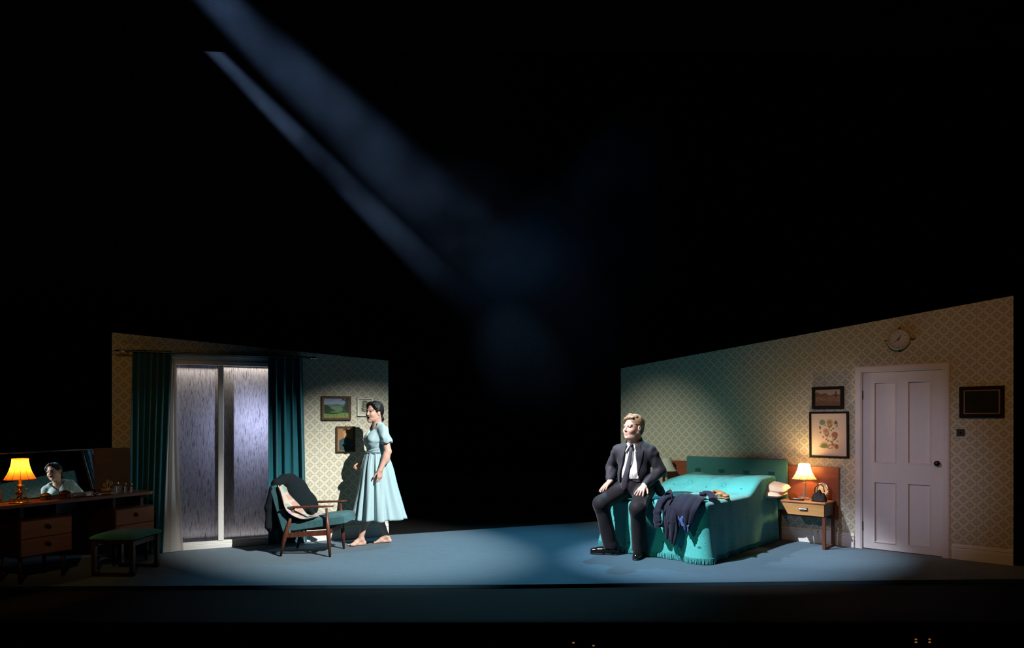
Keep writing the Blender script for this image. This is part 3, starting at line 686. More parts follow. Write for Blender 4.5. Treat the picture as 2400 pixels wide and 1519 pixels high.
# wall clock
ck = empty('wall_clock', wr(3.512, 0, 2.285), RZR, 'round wall clock with a pale dial above the door', 'clock')
RX = (math.pi/2, 0, 0)
MB().at((0, 0, 0), RX).lathe([(0.098, 0.001), (0.100, 0.012), (0.110, 0.016), (0.112, 0.044), (0.104, 0.052)], 40).build('case', M['frame_black'], ck, smooth=True, angle=35)
MB().at((0, 0, 0), RX).lathe([(0.086, 0.050), (0.092, 0.058), (0.104, 0.060), (0.112, 0.054), (0.113, 0.046)], 40, cap=False).build('bezel', plain('pale_enamel', (0.42, 0.40, 0.37), 0.4), ck, smooth=True)
MB().at((0, 0, 0), RX).lathe([(0.088, 0.0525), (0.088, 0.0535)], 40).build('dial', plain('pale_dial', (0.58, 0.55, 0.56), 0.35), ck)
def hand(ang, l, w, y):
    mb = MB(); mb.at((0, 0, 0), (0, ang, 0)).prism([(-w, -0.015), (w, -0.015), (w*0.5, l), (-w*0.5, l)], -y-0.001, -y); mb.build('hand', M['frame_black'], ck)
hand(R_(28), 0.052, 0.005, 0.0555); hand(R_(238), 0.054, 0.003, 0.057)
MB().at((0, 0, 0), RX).lathe([(0.006, 0.053), (0.006, 0.059)], 12).build('hub', M['frame_black'], ck)
for k in range(12):
    MB().at((0, 0, 0), (0, k*math.pi/6, 0)).box(-0.0025, 0.0025, -0.0545, -0.0537, 0.068, 0.080).build('hour_mark', M['frame_black'], ck)
for k, (w, l) in enumerate(((0.008, 0.020), (0.004, 0.034), (0.008, 0.018), (0.004, 0.034))):
    MB().at((0, 0, 0), (0, k*math.pi/2, 0)).box(-w, w, -0.018, -0.003, 0.100, 0.112+l, 0.002).build('ornament', M['frame_black'], ck)

# ------------------------------------------------------------------ dressing table with mirror
VX = (0.45, 0.893); V0 = (-4.277, 5.700); RZV = math.atan2(VX[1], VX[0]); FV = frame_of(V0, VX)
def wv(x, y, z): return FV @ Vector((x, y, z))
vt = empty('dressing_table', (V0[0], V0[1], 0), RZV, 'dark wooden dressing table with lighter drawer fronts', 'dressing table')
mb = MB(); top = [(-0.16, 0.03), (-0.12, 0.0), (1.36, 0.0), (1.41, 0.03), (1.41, 0.40), (1.38, 0.43), (-0.13, 0.43), (-0.16, 0.40)]
mb.prismz(top, 0.672, 0.700); mb.build('table_top', M['vanity_top'], vt)
for x in (0.22, 0.52, 1.05, 1.34):
    MB().box(x-0.015, x+0.015, 0.10, 0.34, 0.550, 0.672).build('spacer', M['dark_wood'], vt)
for x0, x1, nd in ((0.150, 0.595, 2), (0.99, 1.41, 2)):
    MB().box(x0, x1, 0.012, 0.42, 0.230, 0.562, 0.004).build('carcass', M['dark_wood'], vt)
    for k in range(nd):
        za = 0.246+k*0.153; d = MB().box(x0+0.012, x1-0.012, -0.006, 0.012, za, za+0.148, 0.003).build('drawer', M['teak'], vt)
        xc = (x0+x1)/2
        MB().at((xc, -0.006, za+0.088), RX).lathe([(0.020, 0), (0.022, 0.004), (0.012, 0.010), (0.016, 0.020), (0.018, 0.026), (0.004, 0.030)], 14).build('drawer_knob', M['dark_wood'], d, smooth=True)
for x in (0.19, 0.55, 1.03, 1.37):
    for y in (0.07, 0.36): MB().tube([(x, y, 0.235), (x, y+0.005, 0.0)], 0.020, 8, 0.013).build('leg', M['dark_wood'], vt, smooth=True)
MB().box(0.595, 0.99, 0.385, 0.40, 0.45, 0.672).build('back_board', M['dark_wood'], vt)

# mirror: tilted so that it faces the standing woman
Mc = Vector((-4.366, 6.447, 0.916)); head_at = Vector((-1.585, 7.78, 1.50)); camp = Vector((0, 0, 1.42))
nin = (Mc-camp).normalized(); nout = (head_at-Mc).normalized(); mn = (nout-nin).normalized()
side = Vector((0, 0, 1)).cross(mn).normalized(); upv = mn.cross(side).normalized()     # side points away from camera along the mirror
MM = Matrix((( side.x, -mn.x, upv.x, Mc.x), (side.y, -mn.y, upv.y, Mc.y), (side.z, -mn.z, upv.z, Mc.z), (0, 0, 0, 1)))
mi = empty('dressing_mirror', label='wide tilted dressing table mirror reflecting the woman', cat='mirror'); mi.matrix_world = MM
HW, HH = 0.485, 0.207
MB().box(-HW, HW, -0.002, 0.004, -HH, HH).build('glass', M['mirror'], mi)
MB().box(-HW-0.02, HW+0.02, 0.005, 0.018, -HH-0.012, HH+0.012).build('backing', M['dark_wood'], mi)
for q in ((-HW-0.02, HW+0.02, HH, HH+0.012), (-HW-0.02, HW+0.02, -HH-0.02, -HH), (-HW-0.02, -HW, -HH, HH), (HW, HW+0.02, -HH, HH)):
    MB().box(q[0], q[1], -0.010, 0.010, q[2], q[3], 0.003).build('frame_rail', M['dark_wood'], mi)
for s in (-1, 1):                                       # posts that carry the mirror on the table
    p = MM.inverted() @ (MM @ Vector((s*(HW+0.012), 0.01, 0)))
    a = MM @ Vector((s*(HW-0.10), 0.030, 0.02)); b = Vector((a.x, a.y, 0.70))
    MB().tube([p_ for p_ in (MM.inverted() @ b, MM.inverted() @ a)], 0.010, 8).build('post', M['dark_wood'], mi)
# side wing of the mirror, dark
wg = empty('mirror_wing', wv(1.20, 0.36, 0.70), RZV-0.60, 'dark narrow side wing standing right of the mirror', 'mirror')
MB().box(-0.16, 0.16, 0.0, 0.014, 0.02, 0.44, 0.003).build('wing_panel', M['dark_wood'], wg)
for x in (-0.13, 0.13): MB().box(x-0.01, x+0.01, -0.01, 0.03, 0.0, 0.03).build('foot', M['dark_wood'], wg)

# lamp builder -------------------------------------------------------------
def shade_profile(r0, r1, h, n=10):                     # bell: wide below, narrow above
    return [(r0 + (r1-r0)*(1-(1-t)**1.9), h*t) for t in [i/n for i in range(n+1)]]
def table_lamp(loc, label, r0, r1, h, z_shade, shade_mat, base_fn, lit=None, bulb=None):
    e = empty('table_lamp', loc, 0, label, 'lamp')
    o = MB().at((0, 0, z_shade)).lathe(shade_profile(r0, r1, h), 40, cap=False).build('lamp_shade', shade_mat, e, smooth=True)
    MB().tube([(r0*math.cos(a), r0*math.sin(a), z_shade) for a in [2*math.pi*k/40 for k in range(41)]], 0.003, 6).build('trim_band', shade_mat, o)
    MB().tube([(r1*math.cos(a), r1*math.sin(a), z_shade+h) for a in [2*math.pi*k/32 for k in range(33)]], 0.003, 6).build('trim_band', shade_mat, o)
    base_fn(e)
    MB().ball((0, 0, z_shade+h*0.42), (0.022, 0.022, 0.030), 12, 8).build('bulb', glow('bulb_glow', lit[1], 18.0) if lit else M['shade_unlit'], e, smooth=True)
    if lit:
        d = bpy.data.lights.new('lamp_light', 'POINT'); d.energy = lit[0]; d.color = lit[1]; d.shadow_soft_size = 0.03
        l = bpy.data.objects.new('lamp_light', d); COL.objects.link(l); l.parent = e; l.location = (0, 0, z_shade+h*0.42+0.045)
    return e
def ornate_base(e):
    MB().lathe([(0.075, 0), (0.078, 0.006), (0.060, 0.014), (0.030, 0.022), (0.022, 0.032)], 24, sq=lambda a: 1+0.05*math.cos(8*a)).build('foot', M['brass'], e, smooth=True)
    MB().lathe([(0.020, 0.03), (0.028, 0.05), (0.016, 0.062), (0.030, 0.075), (0.034, 0.090), (0.018, 0.104), (0.012, 0.12), (0.026, 0.135), (0.030, 0.148), (0.016, 0.16), (0.010, 0.175), (0.013, 0.225)], 20).build('stem', M['brass'], e, smooth=True)
    for k in range(4):
        a = k*math.pi/2+0.5; c, s = math.cos(a), math.sin(a)
        MB().tube([(c*r, s*r, z) for r, z in ((0.020, 0.095), (0.042, 0.088), (0.052, 0.106), (0.044, 0.124), (0.034, 0.118))], 0.004, 6).build('scroll', M['brass'], e, smooth=True)
        MB().tube([(c*r, s*r, z) for r, z in ((0.052, 0.010), (0.066, 0.030), (0.060, 0.046), (0.048, 0.042))], 0.005, 6).build('scroll', M['brass'], e, smooth=True)
table_lamp(wv(0.215, 0.115, 0.700), 'lit table lamp with an amber bell shade and ornate brass base on the dressing table', 0.118, 0.062, 0.178, 0.208, M['shade_lit_amber'], ornate_base, (6.5, (1.0, 0.46, 0.11)))

# things on the dressing table ------------------------------------------------
def jar(loc, r, h, m, label, dome=True):
    e = empty('cosmetic_jar', loc, 0, label, 'jar')
    MB().lathe([(r*0.85, 0), (r, 0.004), (r, h), (r*0.95, h+0.002)], 24).build('body', m, e, smooth=True, angle=40)
    MB().lathe([(r*1.12, h+0.003), (r*1.14, h+0.010), (r*0.95, h+0.020), (r*0.5, h+0.030), (r*0.15, h+0.034)], 24).build('lid', m, e, smooth=True)
jar(wv(0.44, 0.145, 0.700), 0.040, 0.034, M['brown_jar'], 'low brown jar with a domed lid next to the brass lamp')
jar(wv(0.60, 0.130, 0.700), 0.042, 0.042, M['amber_glass'], 'round dark red glass jar with a lid below the mirror')
hb = empty('hand_mirror', wv(0.93, 0.10, 0.700), RZV+0.25, 'silver backed hand mirror lying on the dressing table', 'mirror')
MB().at((0.07, 0, 0.012)).lathe([(0.050, -0.006), (0.056, 0.0), (0.050, 0.006)], 28).build('disc', M['silver'], hb, smooth=True)
MB().tube([(0.02, 0, 0.012), (-0.04, 0, 0.010), (-0.12, 0, 0.008)], 0.008, 8, 0.011).build('handle', M['silver'], hb, smooth=True)
cb = empty('hair_comb', wv(0.76, 0.085, 0.700), RZV-0.1, 'dark hair comb lying beside the silver hand mirror', 'comb')
MB().box(-0.09, 0.09, 0.010, 0.022, 0.001, 0.007, 0.002).build('spine', M['amber_glass'], cb)
for k in range(22): MB().box(-0.086+k*0.008, -0.083+k*0.008, -0.020, 0.012, 0.002, 0.006).build('tooth', M['amber_glass'], cb)
tr = empty('trinket_dish', wv(0.78, 0.20, 0.700), RZV, 'small glass trinket dish in front of the mirror', 'dish')
MB().lathe([(0.030, 0), (0.045, 0.004), (0.052, 0.016), (0.050, 0.017), (0.040, 0.007), (0.005, 0.005)], 24, cap=False).build('bowl', M['crystal'], tr, smooth=True)
MB().ball((0.008, 0, 0.012), 0.008).build('brooch', M['silver'], tr, smooth=True)
bs = empty('gilt_basket', wv(1.07, 0.235, 0.700), RZV, 'small gilt basket of dried stems beside the mirror', 'basket')
MB().lathe([(0.040, 0), (0.055, 0.015), (0.066, 0.040), (0.062, 0.042), (0.045, 0.012)], 24, sq=lambda a: 1+0.04*math.sin(14*a)).build('basket_bowl', M['straw'], bs, smooth=True)
for k, (dx, dz) in enumerate(((-0.03, 0.085), (0.0, 0.115), (0.035, 0.095))):
    MB().tube([(dx*0.3, 0, 0.02), (dx*0.7, 0.004*k, dz*0.6), (dx, 0, dz)], 0.002, 5).build('stem', M['straw'], bs)
    MB().tube([(dx+0.016*math.cos(a), 0, dz+0.014*math.sin(a)) for a in [k2*math.pi/5 for k2 in range(11)]], 0.0025, 5).build('loop', M['straw'], bs)
def bottle(loc, w, h, m, label, stop='round'):
    e = empty('perfume_bottle', loc, RZV+0.2, label, 'bottle')
    MB().box(-w, w, -w*0.6, w*0.6, 0.0, h, 0.006).build('flask', m, e)
    MB().lathe([(0.006, h), (0.006, h+0.010)], 10).build('neck', m, e)
    MB().lathe([(0.008, h+0.010), (0.011, h+0.016), (0.010, h+0.030), (0.004, h+0.036)], 12).build('stopper', M['silver'], e, smooth=True)
bottle(wv(1.10, 0.12, 0.700), 0.030, 0.075, M['bottle_glass'], 'square clear perfume bottle nearest the gilt basket')
bottle(wv(1.14, 0.065, 0.700), 0.012, 0.070, M['bottle_glass'], 'slim perfume bottle with a silver stopper, in front')
bottle(wv(1.22, 0.09, 0.700), 0.013, 0.058, M['bottle_glass'], 'shorter slim perfume bottle near the right end of the dressing table')

# ------------------------------------------------------------------ stool
stl = empty('dressing_stool', (-3.625, 6.42, 0), R_(-2), 'dressing stool with a green padded seat and dark loop legs', 'stool')
def loop_frame(y):
    mb = MB(); W, H, t = 0.195, 0.325, 0.018; w = 0.034
    def ring(hx, z0, z1, r, n=6):
        pts = []
        for cx, cz, a0 in ((hx-r, z1-r, 0), (-hx+r, z1-r, 90), (-hx+r, z0+r, 180), (hx-r, z0+r, 270)):
            for k in range(n+1):
                a = R_(a0+90*k/n); pts.append((cx+r*math.cos(a), cz+r*math.sin(a)))
        return pts
    o = ring(W, 0.0, H, 0.008); i = ring(W-w, 0.030, H-0.030, 0.035); n = len(o)
    vs_ = [(x, y-t, z) for x, z in o]+[(x, y-t, z) for x, z in i]+[(x, y+t, z) for x, z in o]+[(x, y+t, z) for x, z in i]
    fs = []
    for k in range(n):
        k2 = (k+1) % n
        fs += [(k, k2, n+k2, n+k), (2*n+k2, 2*n+k, 3*n+k, 3*n+k2), (k2, k, 2*n+k, 2*n+k2), (n+k, n+k2, 3*n+k2, 3*n+k)]
    mb.add(vs_, fs); mb.build('loop_leg', M['dark_wood'], stl)
loop_frame(-0.20); loop_frame(0.20)
for x in (-0.165, 0.165): MB().box(x-0.012, x+0.012, -0.185, 0.185, 0.270, 0.318, 0.003).build('side_rail', M['teak_leg'], stl)
def cushion(mb, x0, x1, y0, y1, z0, z1, crown=0.02, n=20, edge=0.02):
    def prof(u): return (1-abs(2*u-1)**4)
    def rc(u, v): a, b = 2*u-1, 2*v-1; k = 1-0.055*(a*b)**6; return (x0+x1)/2+(x1-x0)/2*a*k, (y0+y1)/2+(y1-y0)/2*b*k
    def tp(u, v): return (*rc(u, v), z1-edge+(edge+crown)*(prof(u)*prof(v))**0.6)
    def bt(u, v): return (*rc(1-u, v), z0+edge*(1-(prof(u)*prof(v))**0.5)*0.5)
    mb.grid(tp, n, n); mb.grid(bt, n, n)
    for fn in (lambda t: rc(t, 0), lambda t: rc(1, t), lambda t: rc(1-t, 1), lambda t: rc(0, 1-t)):
        mb.grid(lambda u, v, fn=fn: (*fn(u), (z0+edge*0.5)*(1-v)+(z1-edge)*v), n, 2)
    return mb
mb = MB(); cushion(mb, -0.225, 0.225, -0.235, 0.235, 0.330, 0.372, 0.014); mb.build('seat_pad', M['stool_green'], stl, smooth=True)

# ------------------------------------------------------------------ armchair
ac = empty('armchair', (-2.125, 7.335, 0), R_(-4), 'low wooden armchair with teal wool cushions', 'armchair')
for s in (-1, 1):
    y = 0.228*s
    MB().tube([(0.252, y, 0), (0.236, y, 0.22), (0.214, y, 0.505)], lambda t: 0.0125+0.010*math.sin(math.pi*min(1, t*1.1)), 10).build('leg', M['teak_leg'], ac, smooth=True)
    MB().tube([(-0.276, y, 0), (-0.225, y, 0.22), (-0.135, y, 0.505)], lambda t: 0.0125+0.011*math.sin(math.pi*min(1, t*1.1)), 10).build('leg', M['teak_leg'], ac, smooth=True)
    MB().tube([(-0.30, y, 0.465), (-0.235, y, 0.500), (-0.15, y, 0.513), (0.0, y, 0.518), (0.18, y, 0.524), (0.285, y, 0.530)], lambda t: 0.018+0.013*math.sin(math.pi*t)**0.7, 10, flat=0.42).build('armrest', M['teak_leg'], ac, smooth=True)
    mb = MB(); mb.add([(-0.24, y-0.011, 0.195), (-0.24, y+0.011, 0.195), (-0.24, y+0.011, 0.240), (-0.24, y-0.011, 0.240), (0.232, y-0.011, 0.228), (0.232, y+0.011, 0.228), (0.232, y+0.011, 0.283), (0.232, y-0.011, 0.283)],
                      [(0, 3, 2, 1), (4, 5, 6, 7), (0, 1, 5, 4), (3, 7, 6, 2), (0, 4, 7, 3), (1, 2, 6, 5)]); mb.build('side_rail', M['teak_leg'], ac)
MB().box(0.222, 0.248, -0.228, 0.228, 0.235, 0.285, 0.004).build('front_rail', M['teak_leg'], ac)
MB().box(-0.238, -0.212, -0.228, 0.228, 0.196, 0.240, 0.004).build('rear_rail', M['teak_leg'], ac)
for y in (-0.15, 0.0, 0.15):
    MB().tube([(-0.21, y, 0.25), (-0.30, y, 0.50), (-0.365, y, 0.70)], 0.010, 8).build('back_slat', M['teak_leg'], ac)
mb = MB(); mb.at((-0.235, 0, 0.240), (0, -0.15, 0)); cushion(mb, 0.0, 0.655, -0.205, 0.205, 0.0, 0.115, 0.012, 26, 0.03); mb.build('seat_cushion', M['seat_teal'], ac, smooth=True)
mb = MB(); mb.at((-0.165, 0, 0.235), (0, -math.pi/2-0.30, 0)); cushion(mb, 0.0, 0.545, -0.225, 0.225, 0.0, 0.105, 0.015, 26, 0.03); mb.build('back_cushion', M['seat_teal'], ac, smooth=True)

def ribbon(path, ys, nu, nv, wob, seed):
    """sheet: path(u) -> (x,z) smooth spline through points, spread over y; returns MB + uv"""
    P = np.array(path, float); s = np.concatenate([[0], np.cumsum(np.hypot(*np.diff(P, axis=0).T))]); Ltot = s[-1]
    def cr(t):                                           # Catmull-Rom
        q = t*(len(P)-1); i = min(int(q), len(P)-2); f = q-i
        p0, p1, p2, p3 = P[max(i-1, 0)], P[i], P[i+1], P[min(i+2, len(P)-1)]
        return 0.5*((2*p1)+(-p0+p2)*f+(2*p0-5*p1+4*p2-p3)*f*f+(-p0+3*p1-3*p2+p3)*f**3)
    r = random.Random(seed); ph = [r.uniform(0, 6.28) for _ in range(6)]; uv = []
    mb = MB()
    def fn(u, v):
        x, z = cr(u); y0, y1 = ys(u); y = y0+(y1-y0)*v
        a = wob*(math.sin(7*v+3*u+ph[0])*0.5+math.sin(13*v-5*u+ph[1])*0.3+math.sin(9*u+4*v+ph[2])*0.4)
        uv.append((u*Ltot, (y-ys(0)[0]))); return (x+a, y+0.4*wob*math.sin(8*u+ph[3]), z+0.6*a*math.cos(3*u+ph[4]))
    mb.grid(fn, nu, nv); return mb, uv
pw, uv = ribbon([(-0.315, 0.730), (-0.265, 0.640), (-0.215, 0.560), (-0.165, 0.490), (-0.105, 0.430), (-0.040, 0.395), (0.04, 0.400), (0.12, 0.412)],
                lambda u: (-0.235-0.055*math.sin(math.pi*min(1, u*1.5)), 0.05+0.08*u), 70, 50, 0.034, 9)
o = pw.build('crochet_blanket', M['patch'], None, smooth=True, uv=uv); solidify(o, 0.010); sset(o, 'pastel squared crochet blanket crumpled on the armchair seat', 'blanket')
o.location = ac.location; o.rotation_euler = ac.rotation_euler

# ------------------------------------------------------------------ bed, headboard, bedspread
bed = on_wall(empty('bed', label='double bed with a teal padded headboard on a wooden back panel', cat='bed'), 'R')
BX0, BX1, BY0, BY1, BZ = 1.00, 2.23, -1.95, -0.11, 0.600
MB().box(BX0+0.05, BX1-0.05, BY0+0.06, BY1, 0.12, 0.34, 0.01).build('divan_base', M['dark_wood'], bed)
MB().box(BX0+0.03, BX1-0.03, BY0+0.03, BY1, 0.34, BZ-0.05, 0.04).build('mattress', M['pillow'], bed)
for x in (BX0+0.12, BX1-0.12):
    for y in (BY0+0.12, BY1-0.1): MB().tube([(x, y, 0.12), (x, y, 0.0)], 0.022, 8).build('foot', M['dark_wood'], bed)
MB().box(0.676, 2.908, -0.034, -0.0235, 0.30, 0.888, 0.003).build('back_panel', M['mahogany'], bed)
MB().box(1.062, 2.350, -0.098, -0.036, 0.36, 0.955, 0.014).build('headboard_pad', M['headboard'], bed, smooth=True, angle=30)
for x in (1.225, 1.545, 1.862, 2.172):
    MB().box(x-0.036, x+0.036, -0.106, -0.097, 0.768, 0.808, 0.003).build('tab', M['tab'], bed)
for x in (1.15, 2.25): MB().box(x-0.02, x+0.02, -0.09, -0.04, 0.0, 0.36).build('strut', M['dark_wood'], bed)

def top_z(x, y):
    t = float(ss(np.float64(y), -0.92, -0.50))
    ex = float(ss(np.float64(x), BX0-0.10, BX0+0.28))
    b = 0.150*t*(0.35+0.65*ex)
    b += 0.012*math.sin(7*x+2*y)*t + 0.010*math.sin(11*x-6*y+1)*t
    b += 0.018*math.exp(-((x-1.72-0.25*(y+0.6))/0.05)**2)*t*float(ss(np.float64(y), -0.85, -0.6))*float(ss(np.float64(y), -0.25, -0.45))
    b += 0.006*math.sin(5*x+1)*math.sin(4*y)
    dip = -0.055*math.exp(-(((x-1.33)/0.24)**2+((y+1.82)/0.20)**2))
    return BZ + b + dip
def bedspread():
    e = on_wall(empty('bedspread', label='turquoise fringed candlewick bedspread with ring flower motifs on the bed', cat='bedspread'), 'R')
    mb = MB(); uv = []
    # outline: left side from head to foot, across the foot, right side back to the head
    R = 0.075; pts = []; nrm = []
    def seg(a, b, n, nn):
        for k in range(n):
            t = k/n; pts.append((a[0]+(b[0]-a[0])*t, a[1]+(b[1]-a[1])*t)); nrm.append(nn)
    def arc(c, a0, a1, n):
        for k in range(n):
            a = R_(a0+(a1-a0)*k/n); pts.append((c[0]+R*math.cos(a), c[1]+R*math.sin(a))); nrm.append((math.cos(a), math.sin(a)))
    seg((BX0, BY1), (BX0, BY0+R), 60, (-1, 0)); arc((BX0+R, BY0+R), 180, 270, 12)
    seg((BX0+R, BY0), (BX1-R, BY0), 90, (0, -1)); arc((BX1-R, BY0+R), 270, 360, 14)
    seg((BX1, BY0+R), (BX1, BY1), 100, (1, 0)); pts.append((BX1, BY1)); nrm.append((1, 0))
    s = [0.0]
    for i in range(1, len(pts)): s.append(s[-1]+math.hypot(pts[i][0]-pts[i-1][0], pts[i][1]-pts[i-1][1]))
    c1 = s[60+6]; c2 = s[60+12+90+7]
    nv = 22; n = len(pts)
    def ripple(p, v):
        w = 0.55*math.sin(p*15.5+0.6)+0.45*math.sin(p*26+1.9)+0.35*math.sin(p*9.3)
        w *= 0.35+0.65*math.exp(-((p-c2+0.15)/0.55)**2)+0.45*math.exp(-((p-c1)/0.3)**2)
        return 0.026*w*v**1.1
    base = len(mb.v)
    vs_ = []
    for j in range(nv+1):
        for i in range(n):
            p = s[i]; (x, y), (nx, ny) = pts[i], nrm[i]; zt = top_z(x-nx*0.03, y-ny*0.03)
            if j <= 5:                                    # rounded shoulder
                a = j/5*math.pi/2; r0 = 0.045; off = -r0+r0*math.sin(a); z = zt-r0+r0*math.cos(a); d = r0*a
            else:
                v = (j-5)/(nv-5); off = 0.0; z = (zt-0.045)*(1-v)+0.060*v; d = 0.07+(zt-0.09)*v
                fl = 0.030*v + 0.060*v**1.6*math.exp(-((p-c2)/0.10)**2) + 0.055*v**1.5*math.exp(-((p-c1)/0.10)**2)
                off = fl+ripple(p, v)
                z += 0.035*v*v*math.exp(-((p-c1)/0.16)**2)
            vs_.append((x+nx*off, y+ny*off, z)); uv.append((p+3.0, d))
    fs = [(j*n+i, j*n+i+1, (j+1)*n+i+1, (j+1)*n+i) for j in range(nv) for i in range(n-1)]
    mb.add(vs_, fs)
    # top
    nx_, ny_ = 60, 90; x0, x1, y0, y1 = BX0+0.035, BX1-0.035, BY0+0.035, BY1
    tv = []
    for j in range(ny_+1):
        for i in range(nx_+1):
            u, v = i/nx_, j/ny_; x = x0+(x1-x0)*u; y = y0+(y1-y0)*v
            z = top_z(x, y); edge = min(u, 1-u, v)
            tv.append((x, y, z-0.0008)); uv.append((x*0.95, y*0.95))
    mb.add(tv, [(j*(nx_+1)+i, j*(nx_+1)+i+1, (j+1)*(nx_+1)+i+1, (j+1)*(nx_+1)+i) for j in range(ny_) for i in range(nx_)])
    cov = mb.build('cover', M['bedspread'], e, smooth=True, uv=uv)
    # fringe: threads hanging from the hem
    fr = MB(); rr = random.Random(4); hem = vs_[nv*n:]
    for k in range(760):
        t = k/760*(n-1); i = int(t); f = t-i
        a, b = hem[i], hem[min(i+1, n-1)]; q = [a[m]+(b[m]-a[m])*f for m in range(3)]
        nn = nrm[i]; l = rr.uniform(0.046, 0.056); dx = rr.uniform(-0.012, 0.012); tx, ty = -nn[1], nn[0]; w = 0.0022
        p0 = Vector((q[0], q[1], q[2]+0.004)); p1 = Vector((q[0]+tx*dx*0.5+nn[0]*0.004, q[1]+ty*dx*0.5+nn[1]*0.004, q[2]-l*0.5)); p2 = Vector((q[0]+tx*dx+nn[0]*rr.uniform(0, 0.012), q[1]+ty*dx+nn[1]*rr.uniform(0, 0.012), q[2]-l))
        fr.tube([p0, p1, p2], w, 4)
    f = fr.build('fringe', plain('turquoise_thread', (0.09, 0.42, 0.42), 0.9, spec=0.1), e); f['kind'] = 'stuff'
    return e
bedspread()

def pillow(loc, hx, hy, hz, rot, label, seed):
    r = random.Random(seed); ph = r.uniform(0, 6)
    mb = MB()
    for s in (1, -1):
        def fn(u, v, s=s):
            a, b = 2*u-1, 2*v-1
            if s < 0: a = -a
            e = max(0.0, (1-a**4))*max(0.0, (1-b**4))
            pin = 1-0.10*(1-abs(a))*abs(b)**3-0.07*(1-abs(b))*abs(a)**3
            k = 1-0.10*(a*b)**4
            return (hx*a*k*(1-0.04*(1-b*b)*abs(a)**6), hy*b*k*(1-0.04*(1-a*a)*abs(b)**6), s*hz*e**0.5 + 0.005*math.sin(4*a+ph)*e)
        mb.grid(fn, 26, 20)
    o = mb.build('pillow', M['pillow'], None, smooth=True)
    o.matrix_world = FR @ Matrix.Translation(loc) @ Euler(rot).to_matrix().to_4x4()
    return sset(o, label, 'pillow')
pillow((2.02, -0.275, 0.652), 0.42, 0.155, 0.060, (0.15, 0.07, 0.04), 'upper cream pillow poking out from under the bedspread', 1)
pillow((1.99, -0.30, 0.575), 0.42, 0.18, 0.045, (0.05, 0.03, -0.03), 'lower cream pillow, its corner showing below the upper one', 2)

# ------------------------------------------------------------------ bedside tables
def bedside(xa, label, mirrored=False):
    e = empty('bedside_table', wr(xa, 0, 0), RZR, label, 'bedside table'); w = 0.470; m = -1 if mirrored else 1
    X = lambda a: a if not mirrored else w-a
    def bx(mb, x0, x1, *r):
        x0, x1 = sorted((X(x0), X(x1))); return mb.box(x0, x1, *r)
    poly = [(X(0.0), 0.496), (X(w), 0.496), (X(w), 0.362), (X(0.075), 0.362)]
    if mirrored: poly = poly[::-1]
    poly = poly[::-1]
    MB().prism(poly, -0.385, -0.038).build('case', M['dark_wood'], e)
    d = MB().prism([(x*0.985+0.004, z*0.97+0.012) for x, z in poly], -0.402, -0.385).build('drawer', M['oak'], e)
    mb = MB(); mb.at((X(0.245), -0.403, 0.432)); mb.grid(lambda u, v: (0.05*(2*u-1)*(1-0.15*v), -0.018*math.sin(math.pi*v/1.6), 0.014-0.022*v), 12, 6)
    solidify(mb.build('cup_handle', M['steel'], d, smooth=True), 0.003)
    bx(MB(), -0.01, w+0.012, -0.412, -0.036, 0.496, 0.514, 0.004).build('table_top', M['teak'], e)
    x0 = w-0.012
    bx(MB(), x0-0.014, x0+0.018, -0.392, -0.352, 0.0, 0.362, 0.004).build('leg', M['teak_leg'], e)
    bx(MB(), x0-0.014, x0+0.018, -0.085, -0.045, 0.0, 0.362, 0.004).build('leg', M['teak_leg'], e)
    bx(MB(), x0-0.012, x0+0.016, -0.360, -0.075, 0.0, 0.026, 0.004).build('floor_rail', M['teak_leg'], e)
    return e
bedside(2.395, 'bedside table with an oak drawer under the lit lamp')
bedside(0.50, 'bedside table hidden behind the seated man, under the unlit lamp', True)

def column_base(m):
    def fn(e):
        MB().box(-0.045, 0.045, -0.045, 0.045, 0.0, 0.030, 0.008).build('foot', m, e)
        MB().lathe([(0.030, 0.030), (0.032, 0.042), (0.022, 0.052), (0.018, 0.060), (0.019, 0.185), (0.024, 0.195), (0.014, 0.205)], 10).build('column', m, e)
        MB().lathe([(0.010, 0.205), (0.014, 0.212), (0.008, 0.222), (0.008, 0.30)], 12).build('stem', M['brass'], e, smooth=True)
    return fn
table_lamp(wr(2.585, -0.20, 0.515), 'lit bedside lamp with a cream bell shade and a glass column', 0.130, 0.062, 0.172, 0.236, M['shade_lit_cream'], column_base(M['crystal']), (13.0, (1.0, 0.62, 0.26)))
table_lamp(wr(0.83, -0.20, 0.515), 'unlit bedside lamp with a pale shade behind the seated man', 0.130, 0.062, 0.172, 0.245, M['shade_unlit'], column_base(M['onyx']))

# small things on the right bedside table
pf = empty('oval_photo_frame', wr(2.755, -0.13, 0.515), RZR, 'oval beaded photo frame leaning behind the black handbag', 'photo frame')
Oc = 0.110; tiltm = (-0.15, 0, 0)
MB().at((0, 0, 0), tiltm).add([(0.058*math.cos(a), 0.0, Oc+0.078*math.sin(a)) for a in [2*math.pi*k/32 for k in range(32)]] + [(0.058*math.cos(a), 0.008, Oc+0.078*math.sin(a)) for a in [2*math.pi*k/32 for k in range(32)]],
    [tuple(range(32)), tuple(reversed(range(32, 64)))]+[(k, k+32, (k+1) % 32+32, (k+1) % 32) for k in range(32)]).build('photo', plain('faded_photo', (0.52, 0.40, 0.30), 0.5, vary=0.5, scale=40), pf)
MB().at((0, 0, 0), tiltm).tube([(0.060*math.cos(a), 0.0, Oc+0.082*math.sin(a)) for a in [2*math.pi*k/40 for k in range(41)]], 0.007, 8).build('rim', M['silver'], pf, smooth=True)
